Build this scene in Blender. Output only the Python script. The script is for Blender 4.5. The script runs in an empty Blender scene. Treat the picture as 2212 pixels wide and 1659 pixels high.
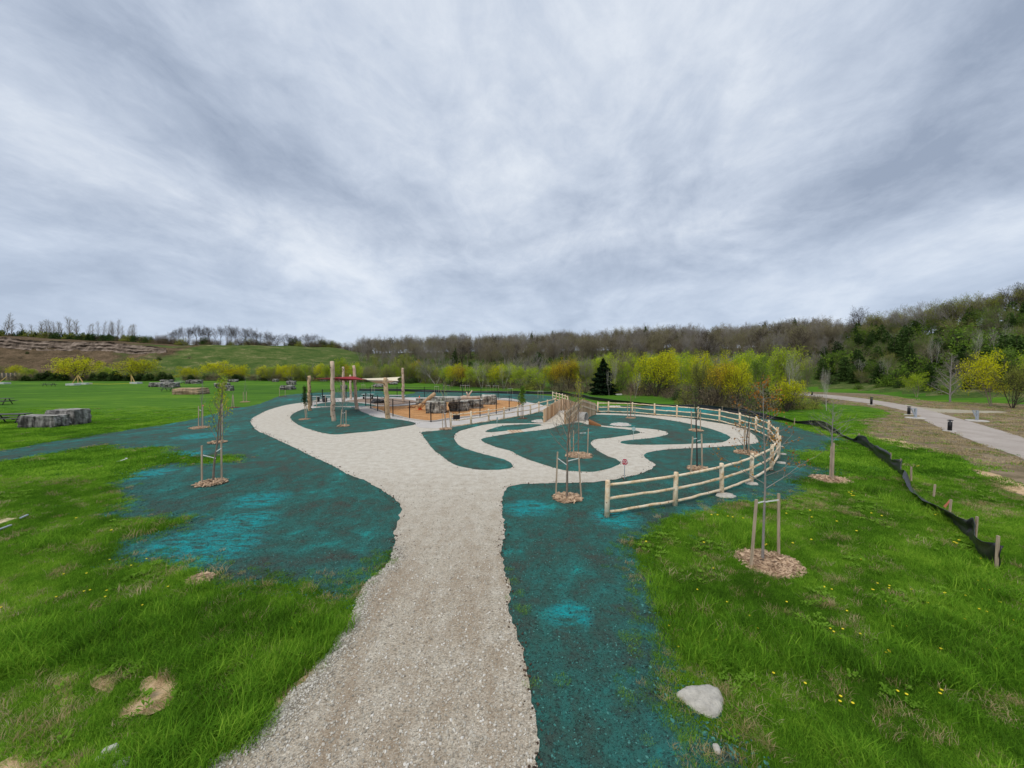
import bpy, bmesh, math, random
import numpy as np
from mathutils import Vector, Matrix, noise, geometry
SC = bpy.context.scene
COL = SC.collection
# ------------------------------------------------------------------ camera
FPX, CU, CV, HZ, CAMZ = 831.0, 1106.0, 829.5, 794.0, 4.5
TH = math.atan((CV - HZ) / FPX)
cam = bpy.data.cameras.new("camera")
cam.sensor_width = 36.0
cam.lens = 36.0 * FPX / 2212.0
cam.clip_start = 0.05
cam.clip_end = 4000
camo = bpy.data.objects.new("camera", cam)
camo.location = (0, 0, CAMZ)
camo.rotation_euler = (math.pi / 2 - TH, 0, 0)
COL.objects.link(camo)
SC.camera = camo
# ------------------------------------------------------------------ world
SUN_EL, SUN_AZ = math.radians(56), math.radians(-140)
w = bpy.data.worlds.new("World"); SC.world = w; w.use_nodes = True
nt = w.node_tree; nt.nodes.clear()
def N(t, kind, **kw):
    n = t.nodes.new(kind)
    for k, v in kw.items():
        if k == 'inp':
            for a, b in v.items(): n.inputs[a].default_value = b
        else: setattr(n, k, v)
    return n
def L(t, a, b): t.links.new(a, b)
def mathn(t, op, a, b=None, clamp=False):
    n = t.nodes.new('ShaderNodeMath'); n.operation = op; n.use_clamp = clamp
    for i, x in enumerate((a, b)):
        if x is None: continue
        if isinstance(x, (int, float)): n.inputs[i].default_value = x
        else: L(t, x, n.inputs[i])
    return n.outputs[0]
def ramp(t, fac, stops, interp='LINEAR'):
    n = t.nodes.new('ShaderNodeValToRGB'); n.color_ramp.interpolation = interp
    el = n.color_ramp.elements
    while len(el) < len(stops): el.new(0.5)
    for e, (p, c) in zip(el, stops):
        e.position = p; e.color = (c if len(c) == 4 else (*c, 1)) if not isinstance(c, (int, float)) else (c, c, c, 1)
    L(t, fac, n.inputs[0]); return n.outputs[0]
def mixc(t, fac, a, b, mode='MIX'):
    n = t.nodes.new('ShaderNodeMix'); n.data_type = 'RGBA'; n.blend_type = mode
    for sock, x in ((n.inputs[0], fac), (n.inputs[6], a), (n.inputs[7], b)):
        if isinstance(x, (int, float)): sock.default_value = x
        elif isinstance(x, tuple): sock.default_value = (*x, 1) if len(x) == 3 else x
        else: L(t, x, sock)
    return n.outputs[2]
def noisen(t, vec, scale, detail=4, rough=0.55, dist=0.0, out='Fac'):
    n = t.nodes.new('ShaderNodeTexNoise'); n.inputs['Scale'].default_value = scale
    n.inputs['Detail'].default_value = detail; n.inputs['Roughness'].default_value = rough
    n.inputs['Distortion'].default_value = dist
    if vec is not None: L(t, vec, n.inputs['Vector'])
    return n.outputs[out]
def mapping(t, vec, sc=(1, 1, 1), rot=(0, 0, 0), loc=(0, 0, 0)):
    n = t.nodes.new('ShaderNodeMapping'); L(t, vec, n.inputs[0])
    n.inputs['Location'].default_value = loc; n.inputs['Rotation'].default_value = rot; n.inputs['Scale'].default_value = sc
    return n.outputs[0]
sky = N(nt, 'ShaderNodeTexSky', sky_type='NISHITA', sun_disc=False, sun_elevation=SUN_EL, sun_rotation=SUN_AZ, air_density=1.0, dust_density=2.0)
tc = N(nt, 'ShaderNodeTexCoord')
sep = N(nt, 'ShaderNodeSeparateXYZ'); L(nt, tc.outputs['Generated'], sep.inputs[0])
zc = mathn(nt, 'ADD', mathn(nt, 'MAXIMUM', sep.outputs[2], 0.0), 0.27)
cx = mathn(nt, 'DIVIDE', sep.outputs[0], zc); cy = mathn(nt, 'DIVIDE', sep.outputs[1], zc)
cmb = N(nt, 'ShaderNodeCombineXYZ'); L(nt, cx, cmb.inputs[0]); L(nt, cy, cmb.inputs[1])
pv = cmb.outputs[0]
n1 = noisen(nt, mapping(nt, pv, (1.0, 0.85, 1), (0, 0, 0.35), (5.15, 3.1, 0)), 0.95, 6, 0.5, 0.7)
n2 = noisen(nt, mapping(nt, pv, (1.0, 0.75, 1), (0, 0, -0.4), (8.3, 2.2, 0)), 2.6, 6, 0.6, 0.6)
n3 = noisen(nt, mapping(nt, pv, (1.0, 0.8, 1), (0, 0, 0.1), (1.3, 5.2, 0)), 10.0, 6, 0.7, 0.4)
cl = mathn(nt, 'ADD', mathn(nt, 'MULTIPLY', n1, 0.58), mathn(nt, 'ADD', mathn(nt, 'MULTIPLY', n2, 0.30), mathn(nt, 'MULTIPLY', n3, 0.12)))
cloudcol = ramp(nt, cl, [(0.36, (0.275, 0.33, 0.43)), (0.44, (0.38, 0.44, 0.545)), (0.51, (0.49, 0.55, 0.65)), (0.58, (0.62, 0.67, 0.745)), (0.68, (0.77, 0.80, 0.84))])
# towards the horizon the layer evens out into pale blue grey
hz = N(nt, 'ShaderNodeMapRange'); L(nt, sep.outputs[2], hz.inputs[0]); hz.inputs[1].default_value = 0.0; hz.inputs[2].default_value = 0.30
hz.inputs[3].default_value = 0.72; hz.inputs[4].default_value = 0.0
cloudcol = mixc(nt, hz.outputs[0], cloudcol, (0.49, 0.58, 0.72))
nsky = N(nt, 'ShaderNodeVectorMath', operation='SCALE'); L(nt, sky.outputs[0], nsky.inputs[0]); nsky.inputs['Scale'].default_value = 0.08
skycol = mixc(nt, 0.95, nsky.outputs[0], cloudcol)
bg = N(nt, 'ShaderNodeBackground', inp={'Strength': 1.0}); L(nt, skycol, bg.inputs[0])
wo = N(nt, 'ShaderNodeOutputWorld'); L(nt, bg.outputs[0], wo.inputs[0])
sun = bpy.data.lights.new("sun", 'SUN'); sun.energy = 1.5; sun.angle = math.radians(40); sun.color = (1.0, 0.93, 0.80)
suno = bpy.data.objects.new("sun", sun); COL.objects.link(suno)
sd = Vector((math.sin(SUN_AZ) * math.cos(SUN_EL), math.cos(SUN_AZ) * math.cos(SUN_EL), math.sin(SUN_EL)))
suno.rotation_euler = sd.to_track_quat('Z', 'Y').to_euler()
SC.view_settings.view_transform = 'Standard'; SC.view_settings.look = 'None'
SC.view_settings.exposure = 0.27; SC.view_settings.gamma = 1.0; SC.view_settings.use_curve_mapping = False
SC.cycles.use_denoising = True
SC.cycles.max_bounces = 5; SC.cycles.diffuse_bounces = 3; SC.cycles.glossy_bounces = 2
SC.cycles.transparent_max_bounces = 6; SC.cycles.transmission_bounces = 2
SC.cycles.caustics_reflective = False; SC.cycles.caustics_refractive = False
# ------------------------------------------------------------------ projection helpers: where a point seen in the photograph stands on the ground
def ray(u, v):
    x = (u - CU) / FPX; y = -(v - CV) / FPX
    return Vector((x, math.cos(TH) + y * math.sin(TH), -math.sin(TH) + y * math.cos(TH)))
def G(u, v, z=0.0):
    d = ray(u, v); t = (z - CAMZ) / d.z
    return Vector((d.x * t, d.y * t, z))
def P(u, v, Y):
    d = ray(u, v); t = Y / d.y
    return Vector((d.x * t, Y, CAMZ + d.z * t))
# ------------------------------------------------------------------ tags and mesh builders
def tag(o, label=None, cat=None, group=None, kind=None):
    if label: o['label'] = label
    if cat: o['category'] = cat
    if group: o['group'] = group
    if kind: o['kind'] = kind
    return o
def empty(name, loc, label=None, cat=None, group=None, rz=0):
    o = bpy.data.objects.new(name, None); o.location = loc; o.rotation_euler = (0, 0, rz)
    o.empty_display_size = 0.2
    COL.objects.link(o); return tag(o, label, cat, group)
def mesh_np(name, V, faces_by_n, mats=(), smooth=False, mi=None):
    """V (n,3); faces_by_n list of int arrays (m,k)"""
    me = bpy.data.meshes.new(name)
    V = np.asarray(V, dtype=np.float32)
    me.vertices.add(len(V)); me.vertices.foreach_set('co', V.ravel())
    ls, tot, loops, start = [], [], [], 0
    for F in faces_by_n:
        F = np.asarray(F, dtype=np.int32)
        if len(F) == 0: continue
        m, k = F.shape
        ls.append(start + np.arange(m, dtype=np.int32) * k); tot.append(np.full(m, k, dtype=np.int32)); loops.append(F.ravel()); start += m * k
    ls = np.concatenate(ls); tot = np.concatenate(tot); loops = np.concatenate(loops)
    me.loops.add(len(loops)); me.loops.foreach_set('vertex_index', loops)
    me.polygons.add(len(ls)); me.polygons.foreach_set('loop_start', ls); me.polygons.foreach_set('loop_total', tot)
    if mi is not None: me.polygons.foreach_set('material_index', np.asarray(mi, dtype=np.int32))
    if smooth: me.polygons.foreach_set('use_smooth', np.ones(len(ls), dtype=bool))
    for m in mats: me.materials.append(m)
    me.update(calc_edges=True)
    return me
class MB:
    def __init__(s): s.v = []; s.q = []; s.t = []; s.ng = []
    def quad_idx(s, a, b, c, d): s.q.append((a, b, c, d))
    def box(s, c, size, rot=None, taper=1.0):
        """c centre of the base"""
        x, y, z = size[0] / 2, size[1] / 2, size[2]
        b = len(s.v); R = rot or Matrix.Identity(3); c = Vector(c)
        for (zz, k) in ((0, 1), (z, taper)):
            for (sx, sy) in ((-1, -1), (1, -1), (1, 1), (-1, 1)):
                s.v.append(c + R @ Vector((sx * x * k, sy * y * k, zz)))
        for f in ((3, 2, 1, 0), (4, 5, 6, 7), (0, 1, 5, 4), (1, 2, 6, 5), (2, 3, 7, 6), (3, 0, 4, 7)): s.q.append(tuple(b + i for i in f))
        return s
    def bar(s, a, b_, w, h, up=Vector((0, 0, 1))):
        a = Vector(a); b_ = Vector(b_); d = (b_ - a); Ln = d.length; d.normalize()
        side = d.cross(up)
        if side.length < 1e-4: side = d.cross(Vector((1, 0, 0)))
        side.normalize(); n = side.cross(d)
        R = Matrix((side, n, d)).transposed()
        return s.box(a, (w, h, Ln), R)
    def tube(s, pts, rad, sides=6, cap=True, squash=None):
        pts = [Vector(p) for p in pts]
        if isinstance(rad, (int, float)): rad = [rad] * len(pts)
        b = len(s.v); n = len(pts)
        d0 = (pts[1] - pts[0]).normalized()
        ref = Vector((1, 0, 0)) if abs(d0.x) < 0.8 else Vector((0, 1, 0))
        for i, p in enumerate(pts):
            d = (pts[min(i + 1, n - 1)] - pts[max(i - 1, 0)])
            if d.length < 1e-9: d = d0.copy()
            d.normalize()
            u = ref - d * ref.dot(d); u.normalize(); w_ = d.cross(u); ref = u
            for k in range(sides):
                a = 2 * math.pi * k / sides
                s.v.append(p + (u * math.cos(a) + w_ * math.sin(a)) * rad[i])
        for i in range(n - 1):
            for k in range(sides):
                k2 = (k + 1) % sides
                s.q.append((b + i * sides + k, b + i * sides + k2, b + (i + 1) * sides + k2, b + (i + 1) * sides + k))
        if cap:
            s.ng.append(tuple(b + k for k in range(sides))[::-1]); s.ng.append(tuple(b + (n - 1) * sides + k for k in range(sides)))
        return s
    def lathe(s, prof, c=(0, 0, 0), sides=16):
        b = len(s.v); c = Vector(c)
        for (r, z) in prof:
            for k in range(sides):
                a = 2 * math.pi * k / sides; s.v.append(c + Vector((r * math.cos(a), r * math.sin(a), z)))
        for i in range(len(prof) - 1):
            for k in range(sides):
                k2 = (k + 1) % sides; s.q.append((b + i * sides + k, b + i * sides + k2, b + (i + 1) * sides + k2, b + (i + 1) * sides + k))
        s.ng.append(tuple(b + k for k in range(sides))[::-1]); s.ng.append(tuple(b + (len(prof) - 1) * sides + k for k in range(sides)))
        return s
    def grid(s, P_, closed=False):
        """P_ list of rows of points"""
        b = len(s.v); m = len(P_[0])
        for r in P_: s.v.extend(Vector(p) for p in r)
        for i in range(len(P_) - 1):
            for j in range(m - 1): s.q.append((b + i * m + j, b + i * m + j + 1, b + (i + 1) * m + j + 1, b + (i + 1) * m + j))
        return s
    def mesh(s, name, mats=(), smooth=False):
        fs = list(s.q) + list(s.t) + list(s.ng)
        me = bpy.data.meshes.new(name)
        me.from_pydata([tuple(v) for v in s.v], [], fs)
        if smooth: me.polygons.foreach_set('use_smooth', np.ones(len(fs), dtype=bool))
        for m in (mats if isinstance(mats, (list, tuple)) else [mats]): me.materials.append(m)
        me.update(); return me
    def build(s, name, mat, parent=None, smooth=False, **tg):
        return put(name, s.mesh(name, mat, smooth), parent, **tg)
def put(name, me, parent=None, loc=None, rz=None, scale=None, **tg):
    o = bpy.data.objects.new(name, me); COL.objects.link(o)
    if parent is not None: o.parent = parent
    if loc is not None: o.location = loc
    if rz is not None: o.rotation_euler = (0, 0, rz)
    if scale is not None: o.scale = scale if hasattr(scale, '__len__') else (scale,) * 3
    return tag(o, **tg)
def clone(o, loc=None, rz=None, scale=None, label=None, parent=None, group=None):
    c = o.copy(); COL.objects.link(c); c.parent = parent
    for ch in list(o.children): clone(ch, parent=c)
    if loc is not None: c.location = loc
    if rz is not None: c.rotation_euler = (0, 0, rz)
    if scale is not None: c.scale = scale if hasattr(scale, '__len__') else (scale,) * 3
    if label: c['label'] = label
    if group: c['group'] = group
    return c
# ------------------------------------------------------------------ materials
def newmat(name):
    m = bpy.data.materials.new(name); m.use_nodes = True
    t = m.node_tree; b = t.nodes['Principled BSDF']; b.inputs['Specular IOR Level'].default_value = 0.25
    return m, t, b
def bump(t, b, h, strength, dist):
    n = t.nodes.new('ShaderNodeBump'); n.inputs['Strength'].default_value = strength; n.inputs['Distance'].default_value = dist
    L(t, h, n.inputs['Height']); L(t, n.outputs[0], b.inputs['Normal'])
def wpos(t): return N(t, 'ShaderNodeNewGeometry').outputs['Position']
def opos(t): return N(t, 'ShaderNodeTexCoord').outputs['Object']
def simple(name, col, rough=0.8, var=0.25, scale=6, bs=0.3, bd=0.01, metal=0.0, stretch=(1, 1, 1), col2=None, spec=0.25):
    m, t, b = newmat(name)
    p = mapping(t, opos(t), stretch)
    n = noisen(t, p, scale, 5, 0.6)
    c2 = col2 or tuple(c * (1 - var) for c in col); c1 = tuple(min(1, c * (1 + var * 0.6)) for c in col)
    L(t, ramp(t, n, [(0.3, c2), (0.7, c1)]), b.inputs['Base Color'])
    b.inputs['Roughness'].default_value = rough; b.inputs['Metallic'].default_value = metal; b.inputs['Specular IOR Level'].default_value = spec
    if bs: bump(t, b, noisen(t, p, scale * 4, 4, 0.6), bs, bd)
    return m
def leafmat(name, cols, trans=0.35, rough=0.6, big=0.0):
    """leaf colours spread over instances and over the crown by noise"""
    m, t, b = newmat(name)
    oi = N(t, 'ShaderNodeObjectInfo'); g = N(t, 'ShaderNodeNewGeometry')
    n = noisen(t, g.outputs['Position'], 0.9, 3, 0.6)
    f = mathn(t, 'ADD', mathn(t, 'MULTIPLY', n, 0.75), mathn(t, 'MULTIPLY', g.outputs['Random Per Island'], 0.45))
    f = mathn(t, 'ADD', f, mathn(t, 'MULTIPLY', mathn(t, 'SUBTRACT', oi.outputs['Random'], 0.5), 0.25))
    if big: f = mathn(t, 'ADD', f, mathn(t, 'MULTIPLY', mathn(t, 'SUBTRACT', noisen(t, g.outputs['Position'], 0.22, 4, 0.65, 0.5), 0.5), big))
    k = len(cols)
    c = ramp(t, f, [(0.25 + 0.7 * i / (k - 1), cols[i]) for i in range(k)])
    d = N(t, 'ShaderNodeBsdfDiffuse'); tr = N(t, 'ShaderNodeBsdfTranslucent'); L(t, c, d.inputs[0]); L(t, c, tr.inputs[0])
    mx = N(t, 'ShaderNodeMixShader'); mx.inputs[0].default_value = trans; L(t, d.outputs[0], mx.inputs[1]); L(t, tr.outputs[0], mx.inputs[2])
    L(t, mx.outputs[0], t.nodes['Material Output'].inputs[0]); t.nodes.remove(b)
    return m
def varied(name, cols):
    m, t, b = newmat(name)
    oi = N(t, 'ShaderNodeObjectInfo'); n = noisen(t, mapping(t, opos(t), (5, 5, .7)), 3, 4, .6)
    f = mathn(t, 'ADD', mathn(t, 'MULTIPLY', oi.outputs['Random'], .75), mathn(t, 'MULTIPLY', n, .25)); k = len(cols)
    L(t, ramp(t, f, [(.08 + .84 * i / (k - 1), c) for i, c in enumerate(cols)]), b.inputs['Base Color']); b.inputs['Roughness'].default_value = .9
    return m
M = {}
M['stake'] = simple('stake_wood', (0.50, 0.385, 0.28), 0.85, 0.35, 3, 0.3, 0.004, stretch=(6, 6, 0.8))
def railmat():
    m, t, b = newmat('peeled_cedar'); g = N(t, 'ShaderNodeNewGeometry'); p = g.outputs['Position']
    n = noisen(t, p, 3.0, 6, .7, .5); v = N(t, 'ShaderNodeTexVoronoi', inp={'Scale': 5.5}); L(t, p, v.inputs['Vector'])
    c = ramp(t, n, [(.34, (.54, .34, .17)), (.48, (.80, .62, .42)), (.62, (.88, .77, .61))]); kn = ramp(t, v.outputs['Distance'], [(.10, 1.0), (.17, 0.0)])
    c = mixc(t, mathn(t, 'MULTIPLY', kn, .8), c, (.22, .12, .06)); L(t, c, b.inputs['Base Color']); b.inputs['Roughness'].default_value = .85
    bump(t, b, n, .5, .01); return m
M['rail'] = railmat()
M['rail_old'] = simple('peeled_cedar', (0.84, 0.74, 0.62), 0.75, 0.0, 3.2, 0.5, 0.006, stretch=(1, 1, 1), col2=(0.60, 0.42, 0.27))
M['log'] = simple('peeled_log', (0.72, 0.53, 0.33), 0.75, 0.0, 2.5, 0.5, 0.01, stretch=(1, 1, 0.5), col2=(0.36, 0.22, 0.12))
M['logpale'] = simple('pale_peeled_log', (0.70, 0.54, 0.40), 0.75, 0.0, 2.5, 0.5, 0.01, stretch=(1, 1, 0.4), col2=(0.42, 0.30, 0.23))
M['knot'] = simple('log_knot', (0.16, 0.09, 0.05), 0.8, 0.3, 9)
M['plank'] = varied('rough_plank', [(0.40, 0.24, 0.13), (0.64, 0.44, 0.27), (0.78, 0.60, 0.42)])
M['trim'] = simple('bridge_trim', (0.76, 0.60, 0.42), 0.8, 0.25, 3)
M['redlog'] = simple('retaining_log', (0.38, 0.18, 0.08), 0.8, 0.35, 3, stretch=(3, 3, 0.6))
M['conc'] = simple('concrete', (0.50, 0.47, 0.43), 0.9, 0.15, 4, 0.3, 0.004)
M['footing'] = simple('rough_concrete_footing', (0.54, 0.51, 0.45), 0.95, 0.25, 9, 0.9, 0.03)
M['black'] = simple('black_steel', (0.012, 0.012, 0.014), 0.45, 0.2, 8, 0)
M['fabric'] = simple('black_silt_fabric', (0.014, 0.014, 0.017), 0.42, 0.4, 3, 0.4, 0.01, spec=0.6)
M['steel'] = simple('galvanised_steel', (0.50, 0.54, 0.60), 0.4, 0.12, 6, 0, metal=0.5)
M['white'] = simple('white_plastic', (0.78, 0.78, 0.76), 0.5, 0.08, 6, 0)
M['red'] = simple('sign_red', (0.55, 0.02, 0.05), 0.5, 0.08, 5, 0)
M['signback'] = simple('sign_back', (0.45, 0.58, 0.56), 0.5, 0.08, 5, 0)
M['orange'] = simple('cone_orange', (0.85, 0.12, 0.03), 0.5, 0.1, 5, 0)
M['sailred'] = simple('red_sail_cloth', (0.30, 0.022, 0.025), 0.8, 0.15, 1.5, 0.2, 0.01)
M['sailcream'] = simple('cream_sail_cloth', (0.80, 0.70, 0.52), 0.8, 0.08, 1.5, 0.2, 0.01)
M['table'] = simple('weathered_table_wood', (0.12, 0.12, 0.11), 0.8, 0.3, 5)
M['tabledark'] = simple('dark_table_metal', (0.03, 0.035, 0.03), 0.7, 0.2, 5, 0)
M['tablepale'] = simple('pale_table_top', (0.45, 0.52, 0.50), 0.7, 0.15, 5, 0)
M['slab'] = simple('pale_slab', (0.55, 0.56, 0.56), 0.9, 0.15, 3)
M['timber'] = simple('yellow_timber', (0.62, 0.42, 0.16), 0.8, 0.2, 3)
M['cardboard'] = simple('cardboard', (0.60, 0.42, 0.27), 0.85, 0.2, 3, col2=(0.42, 0.22, 0.17))
M['tape'] = simple('pink_ribbon', (0.80, 0.25, 0.18), 0.6, 0.1, 4, 0)
M['yellowtape'] = simple('yellow_ribbon', (0.75, 0.65, 0.04), 0.6, 0.1, 4, 0)
M['mulch'] = simple('wood_mulch', (0.38, 0.26, 0.17), 0.95, 0.5, 14, 0.8, 0.03, col2=(0.13, 0.07, 0.04))
M['chip'] = simple('wood_chip', (0.56, 0.41, 0.28), 0.9, 0.45, 6, 0, col2=(0.24, 0.15, 0.09))
M['soil'] = simple('dark_soil', (0.10, 0.065, 0.045), 0.98, 0.5, 30, 0.6, 0.02)
M['pebble'] = varied('pebble', [(0.22, 0.19, 0.15), (0.42, 0.385, 0.32), (0.54, 0.50, 0.43), (0.74, 0.71, 0.65)])
M['flake'] = varied('fibre_flake', [(0.025, 0.03, 0.028), (0.03, 0.12, 0.11), (0.05, 0.19, 0.17), (0.09, 0.26, 0.23)])
M['stonewhite'] = simple('white_river_stone', (0.62, 0.60, 0.56), 0.9, 0.3, 12, 0, col2=(0.36, 0.34, 0.31))
M['bark'] = simple('grey_bark', (0.25, 0.21, 0.155), 0.95, 0.35, 6, 0, stretch=(2, 2, 0.5))
M['barkdark'] = simple('dark_bark', (0.07, 0.055, 0.045), 0.95, 0.35, 6, 0)
M['barkpale'] = simple('pale_bark', (0.50, 0.47, 0.42), 0.9, 0.25, 6, 0)
M['barkpoplar'] = simple('grey_poplar_bark', (0.30, 0.27, 0.25), 0.9, 0.25, 6, 0)
M['barkred'] = simple('reddish_bark', (0.28, 0.15, 0.12), 0.9, 0.25, 6, 0)
M['barksap'] = simple('sapling_bark', (0.24, 0.19, 0.15), 0.9, 0.35, 20, 0, stretch=(1, 1, 2))
M['barkblack'] = simple('black_sapling_bark', (0.06, 0.05, 0.045), 0.9, 0.35, 20, 0)
M['l_yellow'] = leafmat('yellow_spring_leaf', [(0.30, 0.31, 0.012), (0.62, 0.62, 0.02), (0.82, 0.80, 0.05)])
M['l_amber'] = leafmat('amber_spring_leaf', [(0.34, 0.25, 0.02), (0.62, 0.46, 0.03), (0.80, 0.56, 0.05)])
M['l_lime'] = leafmat('lime_spring_leaf', [(0.19, 0.27, 0.018), (0.40, 0.52, 0.035), (0.60, 0.72, 0.06)])
M['l_olive'] = leafmat('olive_spring_leaf', [(0.15, 0.175, 0.035), (0.30, 0.33, 0.065), (0.44, 0.46, 0.10)])
M['l_green'] = leafmat('green_spring_leaf', [(0.07, 0.12, 0.02), (0.14, 0.24, 0.035), (0.26, 0.38, 0.055)])
M['l_rust'] = leafmat('rust_spring_leaf', [(0.24, 0.09, 0.02), (0.42, 0.18, 0.04), (0.55, 0.30, 0.06)])
M['l_grey'] = leafmat('grey_bud', [(0.17, 0.145, 0.09), (0.29, 0.26, 0.15), (0.42, 0.39, 0.21)])
M['l_brown'] = leafmat('brown_bud', [(0.15, 0.115, 0.075), (0.25, 0.20, 0.13), (0.34, 0.28, 0.17)])
M['l_cedar'] = leafmat('cedar_needles', [(0.020, 0.042, 0.012), (0.055, 0.10, 0.028), (0.11, 0.18, 0.045)], 0.2)
M['l_spruce'] = leafmat('spruce_needles', [(0.006, 0.014, 0.008), (0.014, 0.03, 0.014), (0.03, 0.05, 0.02)], 0.1)
def rockmat(name, dark, mid, light, scale=1.6):
    m, t, b = newmat(name)
    p = opos(t)
    n = noisen(t, mapping(t, p, (1, 1, 0.45)), scale, 7, 0.65, 0.6)
    s = noisen(t, mapping(t, p, (2.2, 2.2, 0.35), loc=(4, 2, 1)), scale * 1.4, 5, 0.6)
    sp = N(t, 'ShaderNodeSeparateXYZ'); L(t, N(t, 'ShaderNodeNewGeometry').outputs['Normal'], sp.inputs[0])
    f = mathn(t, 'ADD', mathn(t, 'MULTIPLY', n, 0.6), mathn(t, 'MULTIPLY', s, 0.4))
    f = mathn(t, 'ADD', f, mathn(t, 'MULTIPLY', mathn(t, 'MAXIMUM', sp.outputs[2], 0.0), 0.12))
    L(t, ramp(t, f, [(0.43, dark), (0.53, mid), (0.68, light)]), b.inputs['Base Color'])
    b.inputs['Roughness'].default_value = 0.95
    bump(t, b, noisen(t, p, 5, 8, 0.7, 0.4), 0.7, 0.08)
    return m
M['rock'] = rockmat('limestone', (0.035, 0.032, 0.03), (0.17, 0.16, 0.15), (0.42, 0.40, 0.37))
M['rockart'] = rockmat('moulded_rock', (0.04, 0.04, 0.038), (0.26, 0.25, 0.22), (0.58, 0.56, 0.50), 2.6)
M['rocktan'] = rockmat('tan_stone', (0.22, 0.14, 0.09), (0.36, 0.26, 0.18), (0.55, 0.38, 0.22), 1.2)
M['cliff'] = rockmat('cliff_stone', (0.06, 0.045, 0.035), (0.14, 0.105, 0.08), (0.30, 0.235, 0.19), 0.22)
# ground materials (world position based)
def gm_hydroseed():
    m, t, b = newmat('hydroseed_mulch')
    p = wpos(t)
    big = noisen(t, mapping(t, p, (1, 0.6, 1), (0, 0, 0.4)), 0.42, 7, 0.72, 0.8)
    med = noisen(t, p, 1.7, 5, 0.65, 0.4)
    fine = noisen(t, p, 22, 4, 0.7, 0.3)
    vfine = noisen(t, p, 60, 3, 0.7)
    f = mathn(t, 'ADD', mathn(t, 'MULTIPLY', big, 0.55), mathn(t, 'MULTIPLY', med, 0.45))
    col = ramp(t, f, [(0.37, (0.080, 0.082, 0.064)), (0.43, (0.060, 0.105, 0.085)), (0.50, (0.040, 0.140, 0.115)), (0.57, (0.036, 0.19, 0.165)), (0.65, (0.02, 0.36, 0.33))])
    spot = None
    for (u, v, r) in ((432, 942, 1.7), (462, 1185, 1.3), (520, 1130, 1.2), (390, 1175, 1.0), (1140, 1098, 0.9), (1330, 1120, 0.9), (1230, 1330, .5), (560, 1080, 1.1), (1475, 885, 4), (1550, 1120, 1.2), (380, 985, 1.6), (310, 1025, 1.2)):
        c = G(u, v); d = N(t, 'ShaderNodeVectorMath', operation='DISTANCE'); L(t, p, d.inputs[0]); d.inputs[1].default_value = (c.x, c.y, 0.03)
        g = mathn(t, 'SUBTRACT', 1.0, mathn(t, 'DIVIDE', d.outputs['Value'], r), True)
        spot = g if spot is None else mathn(t, 'MAXIMUM', spot, g)
    stk = noisen(t, mapping(t, p, (0.8, 2.0, 1), (0, 0, 0.5)), 2.6, 6, 0.7, 0.6)
    sm = mathn(t, 'MULTIPLY', mathn(t, 'MULTIPLY', spot, 2.2, True), mathn(t, 'MULTIPLY', mathn(t, 'SUBTRACT', stk, 0.40), 5.0, True), True)
    col = mixc(t, sm, col, (0.01, 0.40, 0.42))
    # bare soil shows between the fibres
    soil = ramp(t, mathn(t, 'ADD', mathn(t, 'MULTIPLY', fine, 0.6), mathn(t, 'MULTIPLY', vfine, 0.4)), [(0.40, 1.0), (0.50, 0.0)])
    col = mixc(t, mathn(t, 'MULTIPLY', soil, 0.80), col, (0.018, 0.022, 0.020))
    pale = ramp(t, vfine, [(0.58, 0.0), (0.72, 1.0)])
    col = mixc(t, mathn(t, 'MULTIPLY', pale, 0.30), col, (0.16, 0.32, 0.30))
    L(t, col, b.inputs['Base Color']); b.inputs['Roughness'].default_value = 0.95
    bump(t, b, mathn(t, 'ADD', fine, mathn(t, 'MULTIPLY', vfine, 0.5)), 1.0, 0.05)
    return m
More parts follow.
